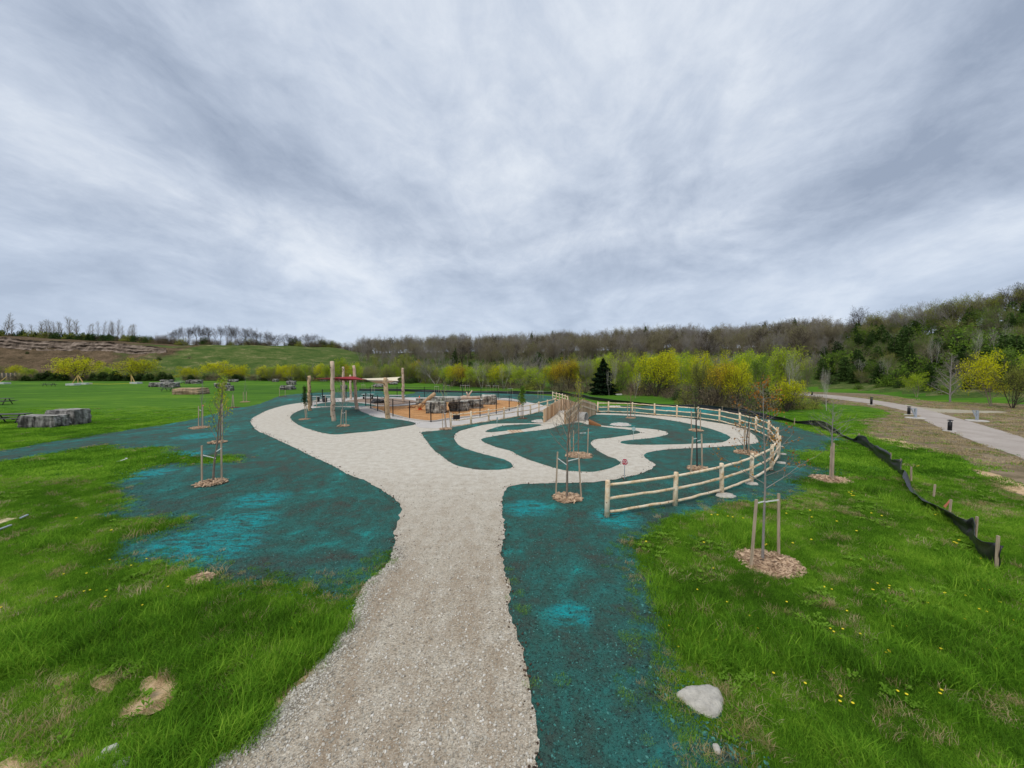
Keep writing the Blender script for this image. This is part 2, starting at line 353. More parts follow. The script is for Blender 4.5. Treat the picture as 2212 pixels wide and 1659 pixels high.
def gm_gravel():
    m, t, b = newmat('crushed_limestone')
    p = wpos(t)
    vor = N(t, 'ShaderNodeTexVoronoi', inp={'Scale': 55.0}); L(t, p, vor.inputs['Vector'])
    vor2 = N(t, 'ShaderNodeTexVoronoi', inp={'Scale': 22.0}); L(t, p, vor2.inputs['Vector'])
    big = noisen(t, p, 0.8, 5, 0.65, 0.6); med = noisen(t, p, 3.0, 5, 0.7); fine = noisen(t, p, 40, 3, 0.7)
    base = ramp(t, med, [(0.3, (0.51, 0.45, 0.365)), (0.5, (0.61, 0.56, 0.475)), (0.7, (0.69, 0.65, 0.57))])
    rnd = N(t, 'ShaderNodeSeparateColor'); L(t, vor.outputs['Color'], rnd.inputs[0])
    sp = N(t, 'ShaderNodeSeparateXYZ'); L(t, p, sp.inputs[0])
    near = N(t, 'ShaderNodeMapRange'); L(t, sp.outputs[1], near.inputs[0]); near.inputs[1].default_value = 17.0; near.inputs[2].default_value = 7.0; near.inputs[3].default_value = 0.0; near.inputs[4].default_value = 1.0
    nr = near.outputs[0]
    speck = ramp(t, rnd.outputs[0], [(0.0, 0.45), (0.4, 0.85), (0.8, 1.0), (1.0, 1.3)])
    col = mixc(t, mathn(t, 'ADD', 0.30, mathn(t, 'MULTIPLY', nr, 0.65)), base, mixc(t, 1.0, base, speck, 'MULTIPLY'))
    # soil trodden into the near part of the track
    wear = noisen(t, mapping(t, p, (1.5, 0.28, 1), (0, 0, -0.12)), 1.3, 6, 0.7, 0.4)
    dirt = ramp(t, mathn(t, 'ADD', mathn(t, 'MULTIPLY', wear, 0.45), mathn(t, 'ADD', mathn(t, 'MULTIPLY', big, 0.2), mathn(t, 'MULTIPLY', fine, 0.35))), [(0.42, 0.0), (0.58, 1.0)])
    col = mixc(t, mathn(t, 'MULTIPLY', mathn(t, 'MULTIPLY', dirt, nr), 0.70), col, (0.29, 0.205, 0.13))
    col = mixc(t, mathn(t, 'MULTIPLY', nr, 0.55), col, mixc(t, 1.0, col, (0.86, 0.83, 0.76), 'MULTIPLY'))
    dirt2 = ramp(t, noisen(t, p, 6, 6, 0.75, 0.5), [(0.63, 0.0), (0.72, 1.0)])
    col = mixc(t, mathn(t, 'MULTIPLY', dirt2, 0.5), col, (0.26, 0.19, 0.13))
    L(t, col, b.inputs['Base Color']); b.inputs['Roughness'].default_value = 0.95
    bump(t, b, mathn(t, 'ADD', vor.outputs['Distance'], mathn(t, 'ADD', fine, vor2.outputs['Distance'])), 0.5, 0.02)
    return m
def gm_lawn():
    m, t, b = newmat('mown_grass')
    p = wpos(t)
    big = noisen(t, mapping(t, p, (0.5, 1, 1)), 0.06, 4, 0.6, 0.3)
    med = noisen(t, mapping(t, p, (0.35, 1, 1)), 0.6, 7, 0.75, 0.3)
    fine = noisen(t, p, 14, 5, 0.75)
    f = mathn(t, 'ADD', mathn(t, 'MULTIPLY', big, 0.40), mathn(t, 'ADD', mathn(t, 'MULTIPLY', med, 0.35), mathn(t, 'MULTIPLY', fine, 0.25)))
    col = ramp(t, f, [(0.36, (0.030, 0.085, 0.008)), (0.46, (0.052, 0.140, 0.010)), (0.54, (0.085, 0.200, 0.012)), (0.64, (0.20, 0.30, 0.025))])
    dots = N(t, 'ShaderNodeTexVoronoi', inp={'Scale': 1.1}); L(t, p, dots.inputs['Vector'])
    dm = ramp(t, dots.outputs['Distance'], [(0.035, 1.0), (0.06, 0.0)])
    sp = N(t, 'ShaderNodeSeparateXYZ'); L(t, p, sp.inputs[0])
    L(t, col, b.inputs['Base Color']); b.inputs['Roughness'].default_value = 0.95; b.inputs['Specular IOR Level'].default_value = 0.1
    bump(t, b, mathn(t, 'ADD', med, mathn(t, 'MULTIPLY', fine, 0.5)), 0.8, 0.08)
    return m
def gm_hill():
    m, t, b = newmat('hillside_meadow')
    p = wpos(t)
    sp = N(t, 'ShaderNodeSeparateXYZ'); L(t, p, sp.inputs[0])
    big = noisen(t, p, 0.028, 5, 0.6, 0.5); med = noisen(t, mapping(t, p, (0.6, 1, 1.6)), 0.22, 6, 0.7, 0.5); fine = noisen(t, p, 1.6, 5, 0.75)
    green = ramp(t, mathn(t, 'ADD', mathn(t, 'MULTIPLY', med, 0.6), mathn(t, 'MULTIPLY', fine, 0.4)), [(0.36, (0.045, 0.075, 0.020)), (0.46, (0.065, 0.115, 0.025)), (0.55, (0.12, 0.15, 0.045)), (0.64, (0.30, 0.27, 0.14))])
    brown = ramp(t, mathn(t, 'ADD', mathn(t, 'MULTIPLY', med, 0.5), mathn(t, 'MULTIPLY', fine, 0.5)), [(0.38, (0.055, 0.045, 0.025)), (0.50, (0.12, 0.085, 0.05)), (0.62, (0.24, 0.17, 0.11))])
    lf = N(t, 'ShaderNodeMapRange'); L(t, sp.outputs[0], lf.inputs[0]); lf.inputs[1].default_value = -145; lf.inputs[2].default_value = -195; lf.inputs[3].default_value = -0.14; lf.inputs[4].default_value = 0.30
    bm = ramp(t, mathn(t, 'ADD', big, lf.outputs[0]), [(0.50, 0.0), (0.60, 1.0)])
    L(t, mixc(t, bm, green, brown), b.inputs['Base Color']); b.inputs['Roughness'].default_value = 0.98; b.inputs['Specular IOR Level'].default_value = 0.05
    bump(t, b, mathn(t, 'ADD', med, mathn(t, 'MULTIPLY', fine, 0.4)), 0.9, 0.9)
    return m
def gm_two(name, stops, s1, s2, bd=0.03, st=(1, 1, 1)):
    m, t, b = newmat(name)
    p = mapping(t, wpos(t), st)
    f = mathn(t, 'ADD', mathn(t, 'MULTIPLY', noisen(t, p, s1, 6, 0.65, 0.4), 0.6), mathn(t, 'MULTIPLY', noisen(t, p, s2, 5, 0.7), 0.4))
    L(t, ramp(t, f, stops), b.inputs['Base Color']); b.inputs['Roughness'].default_value = 0.95; b.inputs['Specular IOR Level'].default_value = 0.1
    bump(t, b, noisen(t, p, s2, 5, 0.7), 0.8, bd)
    return m
M['hydro'] = gm_hydroseed(); M['gravel'] = gm_gravel(); M['lawn'] = gm_lawn(); M['hill'] = gm_hill()
M['fibre'] = gm_two('orange_wood_fibre', [(0.36, (0.42, 0.20, 0.08)), (0.5, (0.56, 0.29, 0.12)), (0.66, (0.68, 0.40, 0.19))], 1.2, 14)
M['rubber'] = gm_two('brown_fibre', [(0.36, (0.20, 0.14, 0.10)), (0.5, (0.30, 0.22, 0.17)), (0.66, (0.38, 0.30, 0.24))], 0.8, 12)
M['walk'] = gm_two('pale_concrete_walk', [(0.36, (0.46, 0.43, 0.40)), (0.5, (0.54, 0.51, 0.48)), (0.66, (0.60, 0.57, 0.54))], 0.7, 12, 0.005)
M['track'] = gm_two('asphalt_track', [(0.34, (0.33, 0.28, 0.245)), (0.5, (0.42, 0.37, 0.33)), (0.68, (0.50, 0.45, 0.41))], 0.5, 9, 0.01, (1, 0.6, 1))
M['verge'] = gm_two('dry_verge', [(0.36, (0.10, 0.085, 0.040)), (0.46, (0.17, 0.135, 0.080)), (0.55, (0.26, 0.20, 0.13)), (0.68, (0.40, 0.32, 0.22))], 0.9, 7, 0.05, (0.5, 1, 1))
M['straw'] = gm_two('dry_straw_soil', [(0.36, (0.26, 0.17, 0.08)), (0.5, (0.58, 0.41, 0.24)), (0.66, (0.74, 0.57, 0.38))], 4, 40, 0.02)
M['sidetrack'] = gm_two('pale_gravel_strip', [(0.36, (0.25, 0.22, 0.14)), (0.5, (0.40, 0.36, 0.27)), (0.66, (0.50, 0.46, 0.38))], 0.8, 9, 0.03)
M['blade'] = leafmat('grass_blade', [(0.065, 0.15, 0.016), (0.15, 0.35, 0.024), (0.37, 0.58, 0.06)], 0.4, big=1.3)
M['bladedry'] = leafmat('dry_grass_blade', [(0.24, 0.20, 0.07), (0.46, 0.36, 0.18), (0.62, 0.52, 0.33)], 0.3)
M['weed'] = leafmat('broad_weed_leaf', [(0.10, 0.22, 0.02), (0.18, 0.34, 0.035), (0.26, 0.46, 0.06)], 0.35)
M['petal'] = simple('dandelion_petal', (0.85, 0.70, 0.03), 0.7, 0.1, 30, 0)
# ------------------------------------------------------------------ terrain
def phi_u(u): return math.atan((u - CU) / FPX)
_tab = [(-600, 122, 160, 21), (-200, 145, 190, 21), (0, 150, 200, 20.6), (350, 150, 200, 16.8), (600, 155, 210, 16.8), (740, 155, 225, 15.8), (800, 150, 215, 12.6),
        (1106, 125, 180, 12), (1300, 106, 160, 12), (1600, 94, 148, 12), (1850, 75, 120, 13), (2000, 61, 100, 13.6), (2060, 56, 92, 13.8), (2212, 49, 80, 14.8), (2800, 40, 64, 16)]
_ph = [phi_u(a[0]) for a in _tab]; _rf = [a[1] / math.cos(p) for a, p in zip(_tab, _ph)]; _rr = [a[2] / math.cos(p) for a, p in zip(_tab, _ph)]; _hr = [a[3] for a in _tab]
_ph = [-math.radians(125)] + _ph + [math.radians(125)]; _rf = [150] + _rf + [75]; _rr = [220] + _rr + [120]; _hr = [0] + _hr + [0]
def feet(phi): return np.interp(phi, _ph, _rf)
def ridge(phi): return np.interp(phi, _ph, _rr)
def hill_t(r, phi): return (r - feet(phi)) / (ridge(phi) - feet(phi))
def from_t(phi, t): return feet(phi) + t * (ridge(phi) - feet(phi))
_LE = phi_u(420); _LE2 = phi_u(330)
def height(x, y):
    x = np.asarray(x, float); y = np.asarray(y, float)
    r = np.hypot(x, y); phi = np.arctan2(x, y); t = hill_t(r, phi)
    hr = np.interp(phi, _ph, _hr)
    tc_ = np.clip(t, 0, 1)
    a = np.interp(tc_, [0, .2, .8, 1], [0, .12, .88, 1])
    b_ = np.interp(tc_, [0, .35, .66, .69, 1], [0, .33, .70, .90, 1])
    wl = np.clip((_LE - phi) / (_LE - _LE2), 0, 1)
    h = hr * (a * (1 - wl) + b_ * wl)
    und = (np.sin(x * 0.11 + 1.3) * np.cos(y * 0.083) + 0.6 * np.sin(x * 0.031 - y * 0.05) + 0.4 * np.sin(x * 0.27 + y * 0.19)) * 0.45
    return h + und * np.clip(t * 2.5, 0, 1) * (hr > 0.1)
def H(x, y): return float(height(x, y))
nphi = 420
rs = np.concatenate([[0.0], np.geomspace(1.0, 40, 20), np.linspace(44, 330, 84), np.geomspace(345, 1500, 16)])
ph = np.linspace(-math.pi, math.pi, nphi, endpoint=False)
RR, PP = np.meshgrid(rs, ph, indexing='ij')
X = RR * np.sin(PP); Y = RR * np.cos(PP); Z = height(X, Y)
V = np.stack([X, Y, Z], -1).reshape(-1, 3)
i, j = np.meshgrid(np.arange(len(rs) - 1), np.arange(nphi), indexing='ij')
F = np.stack([i * nphi + j, i * nphi + (j + 1) % nphi, (i + 1) * nphi + (j + 1) % nphi, (i + 1) * nphi + j], -1).reshape(-1, 4)[:, ::-1]
cen = V[F].mean(1); tt = hill_t(np.hypot(cen[:, 0], cen[:, 1]), np.arctan2(cen[:, 0], cen[:, 1]))
for nm, sel, mt, lb in (('lawn', tt < 0.02, 'lawn', 'bright green mown lawn of the park field'), ('hillside', tt >= 0.02, 'hill', 'rough green and brown slope around the park field')):
    f = F[sel]; used = np.unique(f); rm = np.zeros(len(V), int); rm[used] = np.arange(len(used))
    put(nm, mesh_np(nm, V[used], [rm[f]], [M[mt]], True), label=lb, kind='structure')
# ------------------------------------------------------------------ flat ground sheets
def crom(pts, n=6, closed=True):
    out = []; m = len(pts)
    rng = range(m) if closed else range(m - 1)
    for i in rng:
        if closed: p0, p1, p2, p3 = (pts[(i + k - 1) % m] for k in range(4))
        else: p0, p1, p2, p3 = pts[max(i - 1, 0)], pts[i], pts[i + 1], pts[min(i + 2, m - 1)]
        for k in range(n):
            t = k / n
            out.append(tuple(0.5 * ((2 * b) + (-a + c) * t + (2 * a - 5 * b + 4 * c - d) * t * t + (-a + 3 * b - 3 * c + d) * t ** 3) for a, b, c, d in zip(p0, p1, p2, p3)))
    if not closed: out.append(tuple(pts[-1]))
    return out
def outline(pts, amp=0.03, freq=3.0, n=6, seed=0, step=None):
    """photograph points -> smooth ground outline with an uneven edge"""
    g = [G(*p)[:2] for p in crom(pts, n)]
    # resample to a spacing that grows with distance
    out = []
    m = len(g)
    for i in range(m):
        a = np.array(g[i]); b = np.array(g[(i + 1) % m]); d = np.linalg.norm(b - a)
        s = max(0.06, np.linalg.norm(a) * 0.008)
        k = max(1, int(d / s))
        for q in range(k): out.append(a + (b - a) * q / k)
    out = np.array(out)
    nrm = np.roll(out, -1, 0) - np.roll(out, 1, 0); nrm = np.stack([-nrm[:, 1], nrm[:, 0]], 1) / (np.linalg.norm(nrm, axis=1, keepdims=True) + 1e-9)
    off = np.array([noise.fractal(Vector((p[0] * freq, p[1] * freq, seed * 7.3)), 0.9, 2.2, 4) for p in out])
    return out + nrm * (off * amp)[:, None]
def sheet(name, poly, z, mat, label, holes=(), skirt=0.0, kind='structure', **tg):
    loops = [[Vector((p[0], p[1], 0)) for p in poly]] + [[Vector((p[0], p[1], 0)) for p in h] for h in holes]
    tri = geometry.tessellate_polygon(loops)
    allp = [p for l in loops for p in l]
    v = [(p.x, p.y, z) for p in allp]; f = [tuple(t) for t in tri]
    # orientation up
    ff = []
    for t in f:
        a, b, c = (allp[k] for k in t)
        ff.append(t if (b - a).cross(c - a).z > 0 else t[::-1])
    if skirt:
        base = len(v); n0 = len(loops[0]); P0 = np.array(poly)
        nrm = np.roll(P0, -1, 0) - np.roll(P0, 1, 0); nrm = np.stack([nrm[:, 1], -nrm[:, 0]], 1) / (np.linalg.norm(nrm, axis=1, keepdims=True) + 1e-9)
        area = sum(P0[i][0] * P0[(i + 1) % n0][1] - P0[(i + 1) % n0][0] * P0[i][1] for i in range(n0))
        if area < 0: nrm = -nrm
        o = P0 + nrm * skirt * 1.3
        v += [(q[0], q[1], z - skirt) for q in o]
        for k in range(n0):
            k2 = (k + 1) % n0
            ff.append((k, base + k, base + k2, k2) if area > 0 else (k, k2, base + k2, base + k))
    me = bpy.data.meshes.new(name); me.from_pydata(v, [], ff); me.materials.append(M[mat]); me.update()
    return put(name, me, label=label, kind=kind, **tg)
def inside(poly, P_):
    P_ = np.asarray(P_); x, y = P_[:, 0], P_[:, 1]; c = np.zeros(len(P_), bool)
    a = np.asarray(poly); b = np.roll(a, -1, 0)
    for (x1, y1), (x2, y2) in zip(a, b):
        if y1 == y2: continue
        m = ((y1 > y) != (y2 > y)) & (x < (x2 - x1) * (y - y1) / (y2 - y1) + x1)
        c ^= m
    return c
def coarse(pts): return np.array([G(*p)[:2] for p in crom(pts, 4)])
HYD = [(0, 975), (100, 956), (200, 941), (275, 929), (375, 914), (425, 904), (462, 894), (500, 884), (553, 875), (593, 860), (615, 854), (653, 850.5), (700, 848), (760, 846.5), (776, 843.8), (810, 844.4), (828, 846.5),
       (831, 852), (867, 853), (893, 850), (900, 846.5), (946, 845), (1002, 845), (1077, 846.5), (1118, 850), (1160, 853), (1195, 857), (1212, 868), (1240, 876), (1287, 877), (1330, 876.5), (1370, 877.5), (1420, 877), (1466, 877), (1510, 881), (1560, 886), (1624, 897), (1668, 908), (1718, 922), (1755, 934), (1793, 942),
       (1832, 949), (1826, 956), (1806, 953), (1790, 962), (1780, 976), (1750, 976), (1730, 979), (1721, 986), (1740, 996), (1755, 1008), (1809, 1018), (1790, 1026), (1754, 1034), (1740, 1050), (1750, 1066), (1720, 1072), (1696, 1078), (1659, 1084), (1593, 1087), (1550, 1097),
       (1500, 1112), (1446, 1129), (1406, 1159), (1363, 1176), (1374, 1196), (1392, 1229), (1410, 1256), (1423, 1291), (1438, 1335), (1455, 1404), (1463, 1434), (1456, 1469), (1464, 1504), (1484, 1531), (1512, 1575), (1552, 1604), (1596, 1634), (1625, 1700), (1720, 1900), (1900, 2500),
       (1000, 2500), (1000, 1800), (1040, 1400), (1040, 1300), (1000, 1200), (860, 1200), (800, 1262), (765, 1283), (740, 1297), (713, 1286), (670, 1275), (615, 1266), (585, 1270), (566, 1262), (560, 1275), (532, 1275), (500, 1268), (475, 1262), (440, 1254), (412, 1245), (350, 1222), (300, 1222), (250, 1226), (225, 1224), (237, 1191), (250, 1165), (270, 1155), (312, 1152), (362, 1142), (390, 1126),
       (360, 1127), (325, 1127), (250, 1123), (207, 1114), (240, 1106), (214, 1096), (258, 1090), (255, 1078), (237, 1056), (226, 1046), (270, 1030), (300, 1015), (375, 1000), (437, 1003), (500, 998), (515, 989), (480, 984), (437, 988), (387, 984), (345, 979), (352, 967), (310, 968), (250, 970), (225, 962), (150, 974), (75, 986), (0, 998), (-200, 1032), (-500, 1075), (-500, 1040), (-200, 1005)]
GRV = [(-300, 2500), (300, 1800), (460, 1650), (553, 1591), (568, 1566), (613, 1526), (648, 1489), (678, 1454), (715, 1409), (743, 1369), (765, 1329), (775, 1294), (790, 1266), (823, 1236), (843, 1216), (854, 1174), (852, 1154), (863, 1119), (866, 1094), (835, 1066), (803, 1048), (790, 1039), (753, 1026), (713, 1004),
       (668, 984), (628, 964), (578, 941), (553, 929), (543, 915), (543, 906), (553, 899), (578, 887), (615, 876), (653, 870), (675, 866), (700, 862), (740, 860), (800, 859), (880, 859.5), (960, 860), (1080, 861), (1115, 864), (1140, 869), (1176, 877), (1195, 876), (1225, 873), (1250, 880), (1287, 892.8), (1306, 893), (1381, 896), (1456, 901), (1531, 911), (1596, 923),
       (1626, 938), (1638, 953), (1631, 959), (1556, 966), (1456, 971), (1406, 977), (1391, 986), (1403, 996), (1416, 1005), (1413, 1009), (1393, 1021), (1356, 1031), (1281, 1043), (1181, 1045), (1106, 1051), (1087, 1072), (1085, 1104), (1090, 1154), (1083, 1196), (1090, 1241), (1103, 1266), (1098, 1309), (1106, 1344), (1131, 1419), (1148, 1506), (1166, 1594), (1156, 1659), (1170, 1800), (1190, 2500)]
ISL = [
 ('seeded_island', 'teal hydroseeded island where tall bare log posts stand', [(629.6, 899), (637, 893), (654.6, 885.5), (672, 883.6), (701, 881), (728, 880), (766, 882), (772, 885), (783, 891.5), (793, 895), (800, 899), (816, 903.4), (841, 906), (872, 909.6), (897, 916), (874.6, 921.5), (809.6, 931.5), (772, 935), (728, 939), (703, 936.5), (678, 930), (656, 923), (638, 913), (629.6, 904)]),
 ('seeded_island', 'curved teal hydroseeded strip below the rail fence beside the play area', [(913, 937), (920, 934.5), (957, 931), (978, 925), (1017, 919), (1059, 912), (1090, 907), (1119, 901.5), (1146, 897), (1172, 891.5), (1174, 908), (1160, 914), (1094, 914.9), (1053, 917), (1015.5, 925), (988, 933.6), (979, 943.6), (983, 956), (1003, 971), (1053, 986), (1090, 996), (1104, 1005), (1102, 1011), (1090, 1013.6), (1065.5, 1016), (1023, 1013.6), (983, 1003.6), (958, 986), (943, 976), (922.5, 951.5)]),
 ('seeded_island', 'thin teal hydroseeded wedge between two pale tracks before the bridge', [(1051, 933), (1059, 929), (1084, 922), (1110, 919.5), (1145, 918), (1168, 919), (1150, 923.7), (1125, 928.2), (1094, 931), (1062, 934)]),
 ('seeded_island', 'large teal hydroseeded island in the loop in front of the wooden bridge', [(1042, 950), (1058, 946), (1094, 940), (1132, 935), (1169, 931), (1194, 926), (1213, 919.5), (1225, 918), (1250, 914), (1269, 919), (1297, 923.4), (1357, 930), (1379, 933.6), (1376, 937), (1318.5, 946), (1291, 948.6), (1278, 952.5), (1275, 961), (1291, 976), (1313.5, 988.6), (1331, 995), (1337, 1002), (1318.5, 1011), (1281, 1019.5), (1246, 1018.6), (1218.5, 1016), (1181, 1006), (1143.5, 993.6), (1121, 983.6), (1106, 975.5), (1073, 966), (1053, 958.6), (1043, 953)]),
 ('seeded_island', 'teal hydroseeded island behind the small sign, wrapped by the pale loop track', [(1272, 906), (1281, 898.6), (1306, 897.4), (1381, 901), (1456, 911), (1506, 921), (1543.5, 931), (1568.5, 941), (1575, 947), (1556, 956), (1506, 958.6), (1431, 961), (1368.5, 961), (1346, 958.6), (1343, 956), (1356, 953.6), (1406, 948.6), (1438.5, 942), (1445, 937), (1436, 932), (1406, 927), (1356, 923.6), (1318.5, 921), (1298.5, 919), (1274, 911)]),
]
PLAY = [(802, 880), (822, 888), (845, 895.5), (884, 906), (930, 911.5), (965, 906.5), (1027, 899), (1065, 893), (1100, 885), (1121, 878), (1127, 873), (1115, 868.5), (1077, 865.5), (1020, 865), (960, 868), (915, 873), (888, 876.5), (850, 879)]
CONC = [(672, 884), (675, 871), (695, 864.5), (740, 860.5), (800, 858), (880, 859), (960, 859), (1080, 860), (1110, 862.5), (1139, 869), (1174, 877), (1173, 890), (1146, 896), (1119, 900.5), (1094, 904), (1059, 911), (1017, 918), (975, 924), (940, 926), (905, 924), (893, 917), (841, 907.5), (793, 896), (772, 887), (760, 884)]
BROWN = [(744, 867.5), (782, 862), (827, 861), (867, 862.5), (900, 867), (893, 871), (850, 875.5), (815, 875), (795, 871), (765, 869)]
SISL = [(676, 879), (690, 873.5), (720, 870), (755, 870.3), (790, 873.5), (813, 878), (790, 879), (740, 879.6), (700, 880)]
VERGE = [(1871, 920), (1884, 944), (1984, 969), (2084, 997), (2121, 1027), (2159, 1045), (2212, 1072), (2500, 1180), (2900, 1100), (2700, 940), (2500, 900), (2212, 874), (2100, 870), (2000, 866), (1900, 852), (1800, 848), (1720, 847), (1700, 856), (1760, 862), (1800, 872), (1884, 880), (1920, 890), (1910, 900), (1860, 908)]
TRACK = [(1600, 846), (1680, 848), (1754, 850.5), (1820, 856), (1884, 863.5), (1984, 881), (2059, 901), (2130, 921), (2212, 946), (2500, 1035), (2900, 1160), (2900, 1300), (2500, 1130), (2212, 993), (2134, 966), (2084, 946), (2034, 926), (1991, 906), (1959, 889), (1884, 873), (1799, 862), (1740, 855), (1680, 852.5), (1600, 849)]
hyd = outline(HYD, 0.22, 1.6, seed=1); grv = outline(GRV, 0.06, 5.0, seed=2)
sheet('hydroseed_ground', hyd, 0.016, 'hydro', 'dark teal hydroseed mulch sprayed over bare soil')
sheet('gravel_path', grv, 0.028, 'gravel', 'pale crushed stone path forking into a loop')
ISLO = []
for k, (nm, lb, pts) in enumerate(ISL):
    o = outline(pts, 0.045, 3.5, seed=10 + k); ISLO.append(o)
    sheet(nm, o, 0.075, 'hydro', lb, skirt=0.05)
verge = outline(VERGE, 0.5, 0.8, seed=21); track = outline(TRACK, 0.08, 1.5, seed=22)
sheet('dry_verge', verge, 0.010, 'verge', 'dry brown weedy verge beside the tarmac track')
sheet('tarmac_track', track, 0.022, 'track', 'worn pinkish grey tarmac track past the bollards')
stripo = outline([(1955, 874), (1990, 880), (2040, 884), (2100, 887), (2165, 889), (2160, 893), (2090, 892), (2030, 892), (1995, 888)], 0.25, 1.0, seed=25)
sheet('pale_gravel_strip', stripo, 0.016, 'sidetrack', 'thin pale gravel strip branching off behind the tarmac track')
sheet('concrete_walk', outline(CONC, 0.0), 0.040, 'walk', 'light concrete walkway around the fenced play area')
sheet('play_surface', outline(PLAY, 0.0), 0.055, 'fibre', 'orange wood fibre surface inside the play fence')
sheet('resting_pad', outline(BROWN, 0.0), 0.055, 'rubber', 'brown pad under the shade sails')
so = outline(SISL, 0.02, seed=31); ISLO.append(so)
sheet('seeded_island', so, 0.085, 'hydro', 'narrow teal hydroseeded strip between the brown pad and the log posts', skirt=0.04)
# kerb round the play surface
def kerb(poly, w, z0, z1, name, label):
    P0 = np.array(poly); n = len(P0)
    t = np.roll(P0, -1, 0) - np.roll(P0, 1, 0); nr = np.stack([t[:, 1], -t[:, 0]], 1) / (np.linalg.norm(t, axis=1, keepdims=True) + 1e-9)
    area = sum(P0[i][0] * P0[(i + 1) % n][1] - P0[(i + 1) % n][0] * P0[i][1] for i in range(n))
    if area < 0: nr = -nr
    O = P0 + nr * w
    v = [(p[0], p[1], z0) for p in P0] + [(p[0], p[1], z1) for p in P0] + [(p[0], p[1], z1) for p in O] + [(p[0], p[1], z0) for p in O]
    f = []
    for k in range(n):
        k2 = (k + 1) % n
        for a in range(3): f.append((a * n + k, a * n + k2, (a + 1) * n + k2, (a + 1) * n + k))
    me = bpy.data.meshes.new(name); me.from_pydata(v, [], f); me.materials.append(M['conc']); me.update()
    put(name, me, label=label, kind='structure')
kerb(outline(PLAY, 0.0, n=4), 0.22, 0.0, 0.13, 'concrete_kerb', 'pale concrete kerb round the orange play surface')
kerb(outline(SISL, 0.0, n=4), 0.2, 0.0, 0.11, 'concrete_kerb', 'white kerb round the narrow teal strip by the sails')
# teal overspray patches and dry patches in the lawn
patches = [('hydroseed_patch', 'turquoise overspray streak in the grass beside the near mulch ring', [(1461, 1131), (1500, 1136), (1531, 1151), (1541, 1174), (1606, 1176), (1613, 1190), (1576, 1197), (1543, 1184), (1500, 1168), (1481, 1144)], 'hydro', 0.3),
 ('hydroseed_patch', 'small teal overspray smear on the lawn right of the far mulch ring', [(1850, 1051), (1876, 1050), (1893, 1056), (1870, 1060)], 'hydro', 0.2),
 ('hydroseed_patch', 'faint teal overspray smear in the lawn above the cardboard scraps', [(110, 1096), (160, 1092), (205, 1096), (150, 1102)], 'hydro', 0.3),
 ('dry_patch', 'sandy bare patch with straw in the near grass, largest of its kind', [(305, 1468), (340, 1456), (378, 1470), (387, 1498), (384, 1518), (350, 1530), (320, 1552), (280, 1556), (268, 1540), (295, 1515), (312, 1496), (300, 1484)], 'straw', 0.12),
 ('dry_patch', 'small straw patch with dead grass left of the largest sandy patch', [(205, 1462), (235, 1458), (256, 1478), (240, 1500), (222, 1492)], 'straw', 0.1),
 ('dry_patch', 'dead grass patch below the long blades near the bottom of the lawn', [(120, 1475), (150, 1466), (168, 1490), (150, 1545), (168, 1556), (140, 1562), (128, 1530)], 'straw', 0.12),
 ('dry_patch', 'pinkish dry patch in the lowest corner of the lawn', [(0, 1655), (40, 1635), (70, 1650), (120, 1640), (160, 1660), (120, 1690), (0, 1690)], 'straw', 0.12),
 ('dry_patch', 'brown trampled soil edge between lawn and the lower path', [(590, 1540), (620, 1500), (650, 1470), (690, 1436), (712, 1412), (716, 1425), (690, 1460), (660, 1492), (625, 1530), (585, 1566), (560, 1578)], 'straw', 0.12),
 ('dry_patch', 'straw coloured strip on the bank between silt fence and tarmac track', [(1890, 947), (1925, 948), (1960, 956), (1985, 968), (1970, 971), (1930, 962), (1900, 955)], 'straw', 0.2),
 ('dry_patch', 'dry straw tufts near the edge of the verge at far right', [(2105, 1015), (2160, 1030), (2215, 1052), (2230, 1075), (2180, 1062), (2125, 1035)], 'straw', 0.3),
]
DRY = []
for k, (nm, lb, pts, mt, am) in enumerate(patches):
    o = outline(pts, am, 2.5, seed=40 + k); sheet(nm, o, 0.020, mt, lb)
    if mt == 'straw': DRY.append(o)
# rock face along the top of the left escarpment
mb = MB(); rows = []
random.seed(4)
us = np.arange(-500, 362, 3.0)
for jj in range(8):
    row = []
    for u in us:
        phi = phi_u(u); k = jj / 7
        fade = min(1, max(0.12, (362 - u) / 70))
        tb, tt_ = 0.655, 0.697
        t = tb + (tt_ - tb) * k
        r = from_t(phi, t) - (1.9 * (1 - k) + 1.25) * fade
        x, y = r * math.sin(phi), r * math.cos(phi)
        zb = H(from_t(phi, tb) * math.sin(phi), from_t(phi, tb) * math.cos(phi)); zt = H(from_t(phi, tt_) * math.sin(phi), from_t(phi, tt_) * math.cos(phi))
        z = zb - 1.6 * fade * (1 - k) + (zt - zb) * k * (0.97 + 0.05 * noise.noise(Vector((u * .03, 0, 0))))
        nz = noise.fractal(Vector((u * 0.045, jj * 0.8, 1.7)), 1, 2, 4) * 1.1 + (0.5 if jj % 2 else -0.2)
        r2 = r - nz * fade
        row.append((r2 * math.sin(phi), r2 * math.cos(phi), z + 0.5 * noise.noise(Vector((u * .09, jj, 5)))))
    rows.append(row)
mb.grid(rows)
mb.build('rock_face', M['cliff'], label='layered grey pink limestone face along the top of the left escarpment', kind='structure')
